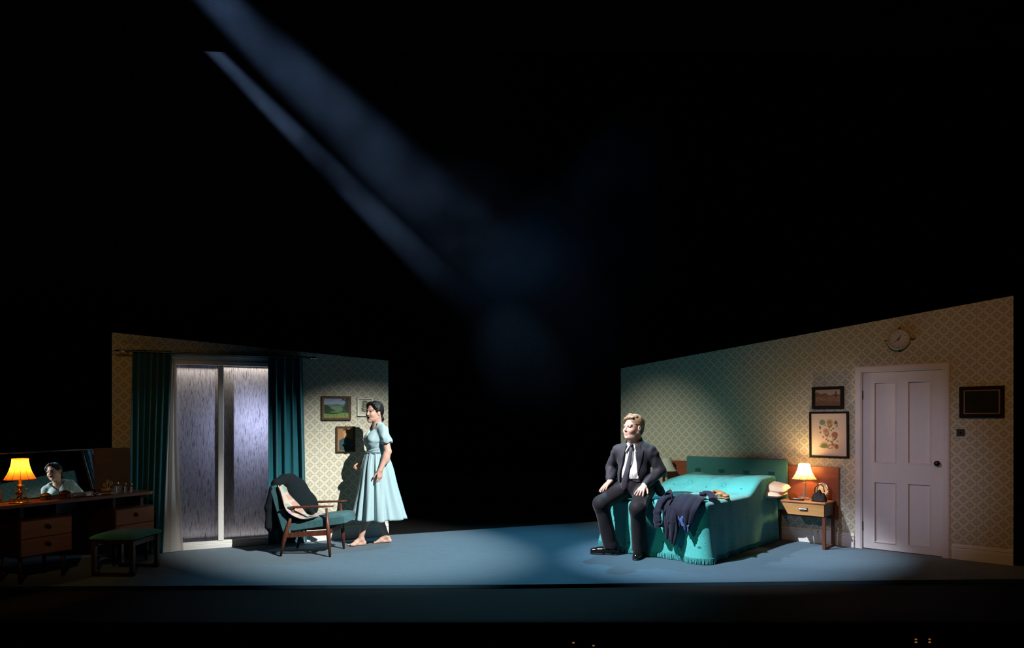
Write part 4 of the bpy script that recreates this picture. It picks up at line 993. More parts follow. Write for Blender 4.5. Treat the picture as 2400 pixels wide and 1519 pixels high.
for k in range(26):
    a = 2*math.pi*k/26; MB().at((0, 0, 0), tiltm).ball((0.066*math.cos(a), 0, Oc+0.089*math.sin(a)), 0.006, 8, 6).build('bead', M['silver'], pf, smooth=True)
MB().box(-0.035, 0.035, -0.004, 0.014, 0.0, 0.030, 0.003).build('stand', M['silver'], pf)
bg = empty('handbag', wr(2.775, -0.285, 0.515), RZR, 'small black handbag with a curved handle on the bedside table', 'handbag')
mb = MB()
for s in (-1, 1):
    mb.grid(lambda u, v, s=s: (0.082*(2*u-1)*(1-0.30*v)*(1+0.10*math.sin(math.pi*v)), s*0.042*(1-abs(2*u-1)**3)**0.5*(1-0.55*v), 0.008+(0.110+0.030*math.cos(math.pi*2*(2*u-1))*0.5-0.020*(2*u-1)**2*2)*v), 24, 14)
mb.box(-0.078, 0.078, -0.034, 0.034, 0.0, 0.020, 0.012)
mb.build('body', M['bag'], bg, smooth=True)
MB().tube([(-0.050, 0, 0.105), (-0.045, 0.004, 0.150), (-0.015, 0.006, 0.185), (0.02, 0.006, 0.190), (0.045, 0.004, 0.165), (0.055, 0, 0.110)], 0.006, 8).build('handle', M['bag'], bg, smooth=True)
MB().ball((0.0, 0.0, 0.125), 0.009, 8, 6).build('clasp', M['brass'], bg, smooth=True)
gl = empty('spectacle_case', wr(2.545, -0.335, 0.515), RZR+0.05, 'dark slim spectacle case in front of the lamp', 'case')
mb = MB(); mb.at((0, 0, 0.014), (0, math.pi/2, 0)).lathe([(0.006, -0.085), (0.013, -0.075), (0.015, -0.03), (0.015, 0.03), (0.013, 0.075), (0.006, 0.085)], 14); mb.build('shell', plain('tortoise_brown', (0.05, 0.018, 0.01), 0.2, vary=0.5), gl, smooth=True)
MB().box(-0.012, 0.012, -0.0165, -0.014, 0.010, 0.018).build('clasp', M['silver'], gl)
fx = empty('lamp_flex', wr(2.64, -0.10, 0), RZR, 'pale lamp flex hanging below the bedside table', 'cable')
MB().tube([(0.0, 0, 0.36), (0.01, -0.03, 0.30), (0.02, -0.05, 0.22), (0.015, -0.06, 0.17), (0.03, -0.07, 0.12), (0.045, -0.075, 0.04), (0.05, -0.075, 0.003)], 0.0032, 6).build('cord', plain('white_flex', (0.6, 0.58, 0.55), 0.5), fx, smooth=True)
MB().tube([(0.012, -0.055, 0.205), (0.018, -0.062, 0.160)], 0.008, 8).build('inline_switch', plain('white_switch', (0.6, 0.58, 0.55), 0.4), fx, smooth=True)

# ------------------------------------------------------------------ sculpting with distance fields
class Grid:
    def __init__(s, lo, hi, h):
        s.lo = np.array(lo, float); s.h = h; s.n = np.ceil((np.array(hi)-s.lo)/h).astype(int)+1
        s.D = np.full(s.n, 1.0, dtype=np.float32)
    def sub(s, lo, hi, pad):
        a = np.clip(np.floor((np.array(lo)-pad-s.lo)/s.h).astype(int), 0, s.n); b = np.clip(np.ceil((np.array(hi)+pad-s.lo)/s.h).astype(int)+1, 0, s.n)
        ax = [s.lo[i]+s.h*np.arange(a[i], b[i]) for i in range(3)]
        return tuple(slice(a[i], b[i]) for i in range(3)), ax
    def put(s, fn, lo, hi, k=0.0, op='u', pad=None):
        pad = (k+3*s.h+0.01) if pad is None else pad
        sl, ax = s.sub(lo, hi, pad)
        if any(len(x) == 0 for x in ax): return
        X, Y, Z = np.meshgrid(*ax, indexing='ij'); d = fn(X, Y, Z).astype(np.float32); c = s.D[sl]
        if op == 'u':
            if k > 0: h = np.clip(0.5+0.5*(c-d)/k, 0, 1); s.D[sl] = c*(1-h)+d*h-k*h*(1-h)
            else: s.D[sl] = np.minimum(c, d)
        elif op == 's':
            if k > 0: h = np.clip(0.5-0.5*(c+d)/k, 0, 1); s.D[sl] = c*(1-h)-d*h+k*h*(1-h)
            else: s.D[sl] = np.maximum(c, -d)
    def all(s, fn, op='i'):
        ax = [s.lo[i]+s.h*np.arange(s.n[i]) for i in range(3)]; X, Y, Z = np.meshgrid(*ax, indexing='ij')
        d = fn(X, Y, Z)
        s.D = np.maximum(s.D, d) if op == 'i' else (np.maximum(s.D, -d) if op == 's' else s.D+d); return s
    def mesh(s):
        D = s.D; S = D < 0; n = s.n
        c8 = [S[i:n[0]-1+i, j:n[1]-1+j, k:n[2]-1+k] for i in (0, 1) for j in (0, 1) for k in (0, 1)]
        anyv = c8[0].copy(); allv = c8[0].copy()
        for c in c8[1:]: anyv |= c; allv &= c
        act = anyv & ~allv; I = np.argwhere(act); N = len(I)
        idx = np.full(act.shape, -1, dtype=np.int32); idx[act] = np.arange(N)
        offs = np.array([(i, j, k) for i in (0, 1) for j in (0, 1) for k in (0, 1)])
        vals = np.stack([D[I[:, 0]+o[0], I[:, 1]+o[1], I[:, 2]+o[2]] for o in offs], 1)
        acc = np.zeros((N, 3)); cnt = np.zeros(N)
        for a in range(8):
            for b in range(a+1, 8):
                if np.abs(offs[a]-offs[b]).sum() != 1: continue
                va, vb = vals[:, a], vals[:, b]; m = (va < 0) != (vb < 0); t = np.where(m, va/(va-vb+1e-12), 0)
                acc += (offs[a]+t[:, None]*(offs[b]-offs[a]))*m[:, None]; cnt += m
        V = s.lo+s.h*(I+acc/cnt[:, None])
        F = []
        for ax in range(3):
            o1, o2 = [(1, 2), (2, 0), (0, 1)][ax]
            sl0 = [slice(1, -1)]*3; sl1 = [slice(1, -1)]*3; sl0[ax] = slice(0, n[ax]-1); sl1[ax] = slice(1, n[ax])
            A = S[tuple(sl0)]; B = S[tuple(sl1)]; e = np.argwhere(A != B)
            if len(e) == 0: continue
            flip = A[tuple(e.T)]; p = e.copy(); p[:, o1] += 1; p[:, o2] += 1
            def cell(d1, d2):
                q = p.copy(); q[:, o1] += d1; q[:, o2] += d2; return idx[q[:, 0], q[:, 1], q[:, 2]]
            quad = np.stack([cell(-1, -1), cell(0, -1), cell(0, 0), cell(-1, 0)], 1)
            quad[~flip] = quad[~flip][:, ::-1]; F.append(quad)
        F = np.concatenate(F) if F else np.zeros((0, 4), int); F = F[(F >= 0).all(1)]
        return V, F
def smooth_mesh(V, F, it, lam=0.5):
    e = np.concatenate([F[:, [0, 1]], F[:, [1, 2]], F[:, [2, 3]], F[:, [3, 0]]]); e = np.concatenate([e, e[:, ::-1]])
    deg = np.bincount(e[:, 0], minlength=len(V))[:, None]
    for i in range(it):
        a = np.stack([np.bincount(e[:, 0], weights=V[e[:, 1], k], minlength=len(V)) for k in range(3)], 1)/np.maximum(deg, 1)
        V = V+(lam if i % 2 == 0 else -lam*1.04)*(a-V)
    return V
def np_mesh(name, V, F, material, parent=None, cols=None):
    me = bpy.data.meshes.new(name); me.vertices.add(len(V)); me.vertices.foreach_set('co', V.astype(np.float32).ravel())
    me.loops.add(F.size); me.loops.foreach_set('vertex_index', F.astype(np.int32).ravel())
    me.polygons.add(len(F)); me.polygons.foreach_set('loop_start', np.arange(0, F.size, 4, dtype=np.int32)); me.polygons.foreach_set('loop_total', np.full(len(F), 4, dtype=np.int32))
    me.update(calc_edges=True); me.polygons.foreach_set('use_smooth', np.ones(len(F), dtype=bool)); me.materials.append(material)
    if cols is not None:
        at = me.color_attributes.new('Col', 'FLOAT_COLOR', 'POINT'); c = np.ones((len(V), 4), dtype=np.float32); c[:, :3] = cols; at.data.foreach_set('color', c.ravel())
    o = bpy.data.objects.new(name, me); COL.objects.link(o)
    if parent: o.parent = parent
    return o
def f_cone(a, b, ra, rb):
    a = np.array(a, float); b = np.array(b, float); ba = b-a; L2 = max((ba**2).sum(), 1e-9)
    def fn(X, Y, Z):
        px, py, pz = X-a[0], Y-a[1], Z-a[2]; h = np.clip((px*ba[0]+py*ba[1]+pz*ba[2])/L2, 0, 1)
        return np.sqrt((px-h*ba[0])**2+(py-h*ba[1])**2+(pz-h*ba[2])**2)-(ra+(rb-ra)*h)
    return fn, np.minimum(a-ra, b-rb), np.maximum(a+ra, b+rb)
def f_ell(c, r, Mx=None):
    c = np.array(c, float); r = np.array(r, float); Rm = np.eye(3) if Mx is None else np.array(Mx)[:3, :3]
    def fn(X, Y, Z):
        p = np.stack([X-c[0], Y-c[1], Z-c[2]], -1) @ Rm; q = p/r; k0 = np.sqrt((q**2).sum(-1)); k1 = np.sqrt(((q/r)**2).sum(-1))
        return k0*(k0-1)/np.maximum(k1, 1e-6)
    e = np.sqrt(((Rm*r[None, :])**2).sum(1)); return fn, c-e, c+e
class Sculpt:
    def __init__(s, lo, hi, h): s.g = Grid(lo, hi, h); s.T = np.eye(4)
    def fr(s, loc=(0, 0, 0), yaw=0, pitch=0, roll=0, sc=1.0):
        m = Matrix.Translation(loc) @ Euler((roll, pitch, yaw), 'XYZ').to_matrix().to_4x4() @ Matrix.Scale(sc, 4); s.T = np.array(m); s.sc = sc; return s
    def P(s, p): return (s.T @ np.array([*p, 1.0]))[:3]
    sc = 1.0
    def c(s, a, b, ra, rb=None, k=0.02, op='u'):
        rb = ra if rb is None else rb; s.g.put(*f_cone(s.P(a), s.P(b), ra*s.sc, rb*s.sc), k=k, op=op); return s
    def e(s, c, r, k=0.02, op='u', rot=None):
        R3 = s.T[:3, :3]/s.sc
        if rot is not None: R3 = R3 @ np.array(Euler(rot).to_matrix())
        s.g.put(*f_ell(s.P(c), np.array(r)*s.sc, R3), k=k, op=op); return s
    def chain(s, pts, rs, k=0.01, op='u'):
        for i in range(len(pts)-1): s.c(pts[i], pts[i+1], rs[i], rs[i+1], k, op)
        return s

def add_head(S, woman, mouth_open=0.0):
    """head frame: x forward, y left, z up, origin between the ears at eye level"""
    w = 1.0 if not woman else 0.95
    S.e((-0.018, 0, 0.040), (0.098, 0.077*w, 0.084), 0.02)
    S.e((0.030, 0, -0.028), (0.064, 0.063*w, 0.085), 0.025)
    S.e((0.030, 0, -0.070), (0.058, 0.052*w, 0.040), 0.025)
    S.c((-0.01, 0.052*w, -0.055), (0.055, 0.022, -0.095), 0.016, 0.016, 0.03); S.c((-0.01, -0.052*w, -0.055), (0.055, -0.022, -0.095), 0.016, 0.016, 0.03)
    S.e((0.070, 0, -0.100-0.012*mouth_open), (0.020, 0.022, 0.016), 0.018)
    for s in (-1, 1):
        S.e((0.060, s*0.036, -0.038), (0.030, 0.026, 0.026), 0.02)
        S.e((0.098, s*0.032, -0.001), (0.014, 0.018, 0.011), 0.010, 's')
        S.c((0.086, s*0.012, 0.016), (0.074, s*0.046, 0.018), 0.010, 0.008, 0.014)
    S.c((0.088, 0, 0.008), (0.1065, 0, -0.032), 0.0075, 0.0095, 0.010)
    for s in (-1, 1):
        S.e((0.096, s*0.0095, -0.037), (0.010, 0.0075, 0.0072), 0.006)
        S.e((0.0775, s*0.032, 0.0), (0.0125, 0.0145, 0.0118), 0.002)
        S.c((0.090, s*0.020, 0.009), (0.080, s*0.045, 0.006), 0.0035, 0.003, 0.004)      # upper lids
    if mouth_open > 0:
        S.c((0.091, 0.010, -0.060), (0.091, -0.010, -0.060), 0.0065, 0.0065, 0.006)
        S.c((0.088, 0.009, -0.082), (0.088, -0.009, -0.082), 0.0065, 0.0065, 0.006)
        S.e((0.096, 0, -0.071), (0.026, 0.015, 0.0085*mouth_open), 0.003, 's')
    else:
        S.c((0.091, 0, -0.0625), (0.080, 0.019, -0.066), 0.0055, 0.003, 0.005); S.c((0.091, 0, -0.0625), (0.080, -0.019, -0.066), 0.0055, 0.003, 0.005)
        S.c((0.089, 0.008, -0.0735), (0.089, -0.008, -0.0735), 0.0065, 0.0065, 0.006)
        S.e((0.100, 0, -0.068), (0.012, 0.018, 0.0014), 0.002, 's')
    for s in (-1, 1):
        S.e((-0.008, s*0.077*w, -0.008), (0.019, 0.008, 0.032), 0.006, 'u', (s*0.15, -0.2, 0))
        S.e((-0.004, s*0.087*w, -0.004), (0.011, 0.006, 0.020), 0.004, 's', (0, -0.2, 0))
def head_colors(V, T, base, lips, brow, mouth_open=0.0, iris=(0.025, 0.018, 0.012), blush=0.25):
    Ti = np.linalg.inv(T); p = (np.c_[V, np.ones(len(V))] @ Ti.T)[:, :3]; x, y, z = p.T
    c = np.tile(np.array(base), (len(V), 1))
    def put(m, col):
        nonlocal c
        m = np.clip(m, 0, 1)[:, None]; c = c*(1-m)+np.array(col)*m
    front = (x > 0.03) & (np.abs(y) < 0.085) & (z < 0.13) & (z > -0.14)
    put(front*blush*np.exp(-(((np.abs(y)-0.042)/0.022)**2+((z+0.035)/0.022)**2)), (base[0]*1.02, base[1]*0.62, base[2]*0.58))
    put(front*0.5*np.exp(-((y/0.012)**2+((z+0.034)/0.010)**2)), (base[0]*1.0, base[1]*0.72, base[2]*0.68))
    d = np.minimum(np.abs(y-0.032), np.abs(y+0.032))
    put(front*((((d)/0.019)**2+((z)/0.010)**2 < 1.25)*0.55), (base[0]*0.45, base[1]*0.34, base[2]*0.32))
    put(front*((((d)/0.0135)**2+((z-0.0002)/0.0050)**2 < 1)*1.0), (0.32, 0.29, 0.27))  # eye whites painted darker for the shade in the sockets
    put(front*((d**2+(z-0.0005)**2 < 0.0060**2)*1.0), iris)
    put(front*(np.abs(z-0.0070) < 0.0022)*(d < 0.012), (0.02, 0.014, 0.012))
    by = np.abs(y); put(front*(np.abs(z-(0.0215+0.10*(by-0.03)*(by < 0.034)-0.14*np.maximum(by-0.036, 0))) < 0.0042)*(by > 0.012)*(by < 0.054)*0.9, brow)
    if mouth_open > 0:
        put(front*((y/0.024)**2+((z+0.071)/(0.0155))**2 < 1), lips)
        put((front & (x > 0.04))*((y/0.0158)**2+((z+0.071)/(0.0095*mouth_open))**2 < 1), (0.03, 0.008, 0.008))
        put((front & (x > 0.04))*((np.abs(y) < 0.011) & (np.abs(z+0.0645) < 0.0022)), (0.55, 0.52, 0.48))
    else:
        put(front*((y/0.023)**2+((z+0.068)/0.0105)**2 < 1)*0.75, lips)
        put(front*(np.abs(z+0.068) < 0.0018)*(np.abs(y) < 0.020), (lips[0]*0.3, lips[1]*0.25, lips[2]*0.25))
    return c
def add_hand(S, wrist, fwd, palm, side, curls, size=1.0, spread=0.0, thumb_in=0.4, thick=1.0):
    """wrist; fwd = direction of the hand; palm = direction the palm faces; side=+1: thumb on fwd x palm side. curls: bend per joint (rad) for index..little"""
    f = np.array(fwd, float); f /= np.linalg.norm(f); p = np.array(palm, float); p -= f*(p@f); p /= np.linalg.norm(p); t = np.cross(f, p)*side
    w = np.array(wrist, float); s = size
    lens = [(0.044, 0.026, 0.020), (0.048, 0.030, 0.021), (0.045, 0.028, 0.020), (0.036, 0.021, 0.018)]
    for i in range(4):
        o = (1.5-i)*0.0195*s; kn = w+f*(0.088-0.006*abs(i-1.2))*s+t*o-p*0.002
        S.c(w+t*o*0.55, kn, 0.0150*s*thick, 0.0112*s*thick, 0.012)
        d = f+t*spread*(1.5-i)*0.5; d /= np.linalg.norm(d); q = kn; a = 0.0
        for j, l in enumerate(lens[i]):
            a += curls[i][j] if isinstance(curls[i], (tuple, list)) else curls[i]
            dd = d*math.cos(a)+p*math.sin(a); e = q+dd*l*s
            r0 = (0.0094, 0.0086, 0.0080)[j]*s*thick*(0.9 if i == 3 else 1); r1 = (0.0086, 0.0080, 0.0066)[j]*s*thick*(0.9 if i == 3 else 1)
            S.c(q, e, r0, r1, 0.003); q = e
    a0 = w+f*0.022*s+t*0.020*s+p*0.006; d = f*0.70+t*(0.75-0.5*thumb_in)+p*(0.15+0.5*thumb_in); d /= np.linalg.norm(d)
    a1 = a0+d*0.042*s; d2 = d*0.8+f*0.45-t*0.25*thumb_in+p*0.1; d2 /= np.linalg.norm(d2); a2 = a1+d2*0.030*s; a3 = a2+(d2*0.9+f*0.15)*0.024*s
    S.c(w+f*0.015*s, a0, 0.014*s, 0.014*s, 0.012); S.c(a0, a1, 0.0145*s, 0.0105*s, 0.010); S.c(a1, a2, 0.0105*s, 0.0090*s, 0.003); S.c(a2, a3, 0.0090*s, 0.0072*s, 0.003)
def add_foot(S, ankle, d, size=1.0, k=0.012):
    """bare foot on z=0; d = unit direction in xy"""
    ax, ay, az = ankle; dx, dy = d; n = math.hypot(dx, dy); dx /= n; dy /= n; lx, ly = -dy, dx; s = size
    def q(f, l, z): return (ax+dx*f*s+lx*l*s, ay+dy*f*s+ly*l*s, z*s)
    S.c(q(-0.038, 0, 0.028), q(-0.018, 0, 0.055), 0.027*s, 0.027*s, k); S.c(q(-0.01, 0, 0.075), q(0.06, 0.0, 0.045), 0.034*s, 0.026*s, k)
    S.c(q(-0.03, 0, 0.024), q(0.09, 0.014, 0.018), 0.024*s, 0.018*s, k); S.c(q(-0.03, -0.01, 0.022), q(0.09, -0.018, 0.016), 0.022*s, 0.016*s, k)
    S.c(q(0.05, 0.012, 0.036), q(0.115, 0.018, 0.020), 0.024*s, 0.018*s, k); S.c(q(0.05, -0.010, 0.032), q(0.105, -0.018, 0.017), 0.022*s, 0.015*s, k)
    return q

# ------------------------------------------------------------------ the standing woman
def woman():
    root = empty('person', (-1.56, 7.85, 0.0), R_(212), 'woman in a pale blue dress standing barefoot beside the armchair', 'person')
    S = Sculpt((-0.36, -0.36, -0.01), (0.46, 0.36, 1.68), 0.0042)
    hl = (0.025, 0.0, 1.515)
    hf = dict(loc=hl, yaw=R_(23), pitch=R_(-3), sc=0.97)
    S.fr(**hf); add_head(S, True, 1.15); TH = S.T.copy(); S.fr()
    S.c((0.0, 0, 1.47), (-0.012, 0, 1.34), 0.052, 0.058, 0.03)
    S.e((-0.01, 0, 1.20), (0.085, 0.130, 0.15), 0.03); S.e((0.0, 0, 1.06), (0.078, 0.100, 0.10), 0.03); S.e((-0.01, 0, 0.93), (0.095, 0.140, 0.12), 0.03)
    S.c((-0.02, 0.115, 1.315), (-0.02, -0.115, 1.315), 0.034, 0.034, 0.05)
    # near (left) arm hanging, far (right) arm with the forearm forward
    la = [(-0.032, 0.145, 1.295), (-0.060, 0.205, 1.065), (0.035, 0.215, 0.860)]
    S.c(la[0], la[1], 0.042, 0.041, 0.02); S.c(la[1], la[2], 0.040, 0.0265, 0.012); S.e((-0.040, 0.208, 1.0), (0.042, 0.039, 0.07), 0.02)
    add_hand(S, la[2], (0.10, -0.02, -1.0), (0.25, -1.0, 0.0), -1, [(0.25, 0.35, 0.3), (0.30, 0.40, 0.3), (0.36, 0.45, 0.35), (0.42, 0.5, 0.4)], 0.92)
    ra = [(-0.032, -0.145, 1.295), (-0.060, -0.215, 1.070), (0.105, -0.210, 0.915)]
    S.c(ra[0], ra[1], 0.042, 0.041, 0.02); S.c(ra[1], ra[2], 0.040, 0.0265, 0.012)
    add_hand(S, ra[2], (0.80, 0.02, -0.62), (0.1, 1.0, 0.1), 1, [(0.7, 0.9, 0.6), (0.8, 1.0, 0.6), (0.85, 1.0, 0.6), (0.9, 1.0, 0.6)], 0.92, thumb_in=0.8)
    # legs: left foot forward, right foot back
    hipL, kneeL, ankL = (0.0, 0.075, 0.90), (0.095, 0.045, 0.475), (0.185, 0.005, 0.085)
    hipR, kneeR, ankR = (-0.01, -0.075, 0.90), (0.01, -0.055, 0.47), (-0.125, -0.010, 0.085)
    for h, kn, an in ((hipL, kneeL, ankL), (hipR, kneeR, ankR)):
        S.c(h, kn, 0.078, 0.050, 0.02); S.c(kn, an, 0.050, 0.030, 0.015)
        mid = np.array(kn)*0.68+np.array(an)*0.32; S.e((mid[0]-0.016, mid[1], mid[2]), (0.048, 0.045, 0.11), 0.03)
    qs = []
    for an, d in ((ankL, (1.0, -0.11)), (ankR, (0.93, -0.36))):
        q = add_foot(S, an, d, 0.96); qs.append(q)
        sd = 1 if an is ankL else -1
        for i in range(5):                                   # toes, big toe on the inner side
            l = sd*(-0.026+0.0145*i); f0 = 0.112-0.004*i*i*0.5; r = 0.0125 if i == 0 else 0.0088-0.0004*i
            S.c(q(f0-0.01, l, 0.016), q(f0+0.030-0.004*i, l*1.02, 0.011), r*0.96, r*0.86, 0.004)
    V, F = S.g.mesh(); V = smooth_mesh(V, F, 2)
    base = (0.54, 0.34, 0.27)
    c = head_colors(V, TH, base, (0.36, 0.10, 0.10), (0.035, 0.022, 0.018), 1.15, blush=0.35)
    hand = ((V[:, 2] < 0.80) & (V[:, 2] > 0.62) & (np.abs(V[:, 1]) > 0.15)); c[hand] *= np.array((1.0, 0.92, 0.90))
    np_mesh('body', V, F, M['skin'], root, c)
    # hair: swept back with side waves, low bun
    H = Sculpt((-0.22, -0.16, 1.38), (0.18, 0.16, 1.70), 0.0040); H.fr(**hf)
    H.e((-0.022, 0, 0.043), (0.107, 0.084, 0.092), 0.0); H.e((-0.070, 0, -0.005), (0.046, 0.062, 0.060), 0.03)
    H.e((0.105, 0, -0.025), (0.078, 0.078, 0.104), 0.012, 's'); H.e((0.055, 0, -0.10), (0.075, 0.10, 0.075), 0.012, 's')
    for s in (-1, 1):
        H.e((0.004, s*0.090, -0.005), (0.024, 0.018, 0.035), 0.01, 's')
        H.chain([(0.060, s*0.040, 0.092), (0.052, s*0.062, 0.072), (0.036, s*0.072, 0.046), (0.026, s*0.076, 0.020), (0.000, s*0.077, 0.030), (-0.04, s*0.072, 0.006)], [0.012, 0.014, 0.015, 0.013, 0.012, 0.012], 0.012)
    H.chain([(0.056, -0.035, 0.098), (0.062, 0.0, 0.104), (0.056, 0.035, 0.098)], [0.012, 0.013, 0.012], 0.02)
    H.e((-0.112, 0, -0.074), (0.034, 0.044, 0.040), 0.005); H.c((-0.085, 0.0, -0.045), (-0.10, 0.0, -0.065), 0.028, 0.026, 0.01)
    H.g.all(lambda X, Y, Z: 0.0022*np.sin(95*X+55*Z+40*Y*Y*8)*(Z > 1.40), 'add')
    V, F = H.g.mesh(); np_mesh('hair', V, F, M['hair_dark'], root)
    # dress bodice with loose sleeves, V neck with flat collar
    B = Sculpt((-0.20, -0.30, 0.98), (0.22, 0.30, 1.42), 0.0045)
    B.e((-0.002, 0, 1.20), (0.113, 0.148, 0.155), 0.03); B.e((0.0, 0, 1.07), (0.110, 0.118, 0.11), 0.04)
    for s in (-1, 1):
        B.e((0.066, s*0.056, 1.19), (0.062, 0.064, 0.070), 0.05)
        B.c((-0.018, s*0.055, 1.350), (-0.024, s*0.135, 1.315), 0.046, 0.054, 0.03)
        B.c((-0.030, s*0.138, 1.300), (-0.052, s*0.192, 1.180), 0.053, 0.061, 0.03)
    B.c((-0.02, 0.07, 1.340), (-0.02, -0.07, 1.340), 0.052, 0.052, 0.03)
    B.g.all(lambda X, Y, Z: -(Z-0.03*np.sin(0)-1.02), 'i')
    for s in (-1, 1):                                        # sleeve openings cut level
        B.g.all(lambda X, Y, Z, s=s: np.where(s*Y > 0.135, (1.165+0.15*(s*Y-0.2)+0.008*np.sin(60*X))-Z, -1.0), 'i')
    B.c((-0.01, 0, 1.30), (0.0, 0, 1.46), 0.056, 0.064, 0.004, 's')
    B.g.all(lambda X, Y, Z: np.maximum(np.maximum(np.abs(Y)-0.66*(Z-1.235), 0.02-X), 1.235-Z), 's')
    B.g.all(lambda X, Y, Z: 0.0028*np.sin(70*Y+25*np.sin(9*Z))*np.exp(-((Z-1.06)/0.05)**2)+0.0042*np.sin(95*X+30*Z+20*Y)*np.clip((np.abs(Y)-0.10)/0.05, 0, 1)+0.0035*np.sin(60*Z+55*np.abs(Y)+20*X)*np.exp(-((Z-1.19)/0.05)**2)*(X > 0), 'add')
    V, F = B.g.mesh(); V = smooth_mesh(V, F, 2); bod = np_mesh('bodice', V, F, M['dress'], root)
    for k in range(5): MB().ball((0.121-0.004*abs(k-1.5)-(0.02 if k > 3 else 0), 0.0, 1.215-0.040*k), 0.006, 8, 6).build('button', plain('pearl_button', (0.45, 0.60, 0.64), 0.3), bod, smooth=True)
    for s in (-1, 1):
        mb = MB(); mb.grid(lambda u, v, s=s: (0.022+0.085*u+0.012*v*0, s*(0.066*(1-u)+0.003+0.030*v*(1-0.3*u)), 1.345-0.115*u-0.006*v+0.004), 10, 4)
        solidify(mb.build('collar', M['dress'], bod, smooth=True), 0.004)
    # skirt
    r = random.Random(2); waves = [(5, 0.30, 0.8), (9, 0.75, 2.1), (14, 0.80, 4.0), (23, 0.30, 1.2)]
    def skirt(u, v):                                          # v: 0 waist, 1 hem
        a = 2*math.pi*u; fl = v**0.90
        rx = 0.110+(0.292-0.110)*fl; ry = 0.122+(0.280-0.122)*fl
        hip = 0.012*math.exp(-((v-0.22)/0.18)**2); rx += hip; ry += hip
        w = sum(am*math.sin(n*a+ph+0.6*math.sin(3*v+n)) for n, am, ph in waves)
        fine = math.sin(34*a+1.0)*0.0035*math.exp(-(v/0.25)**2)
        w = math.copysign(abs(w)**0.75, w); d = 0.031*w*(0.12+0.88*v)+fine
        x = (rx+d)*math.cos(a)+0.002-0.042*v; y = (ry+d)*math.sin(a)
        z = 1.052-(1.052-0.292)*v+0.006*math.sin(9*a)*v
        return (x, y, z)
    mb = MB(); mb.grid(skirt, 240, 44); sk = mb.build('skirt', M['dress'], root, smooth=True); solidify(sk, 0.004)
    mb = MB(); n = 56
    ring = lambda r, z: [((0.114+r)*math.cos(2*math.pi*k/n)+0.001, (0.126+r)*math.sin(2*math.pi*k/n), z) for k in range(n)]
    mb.add(ring(0.004, 1.036)+ring(0.009, 1.041)+ring(0.009, 1.057)+ring(0.002, 1.062), [(i*n+k, i*n+(k+1) % n, (i+1)*n+(k+1) % n, (i+1)*n+k) for i in range(3) for k in range(n)])
    mb.build('belt', cloth('slate_blue_belt', (0.09, 0.17, 0.20), 0.8), root, smooth=True)
    return root
woman()

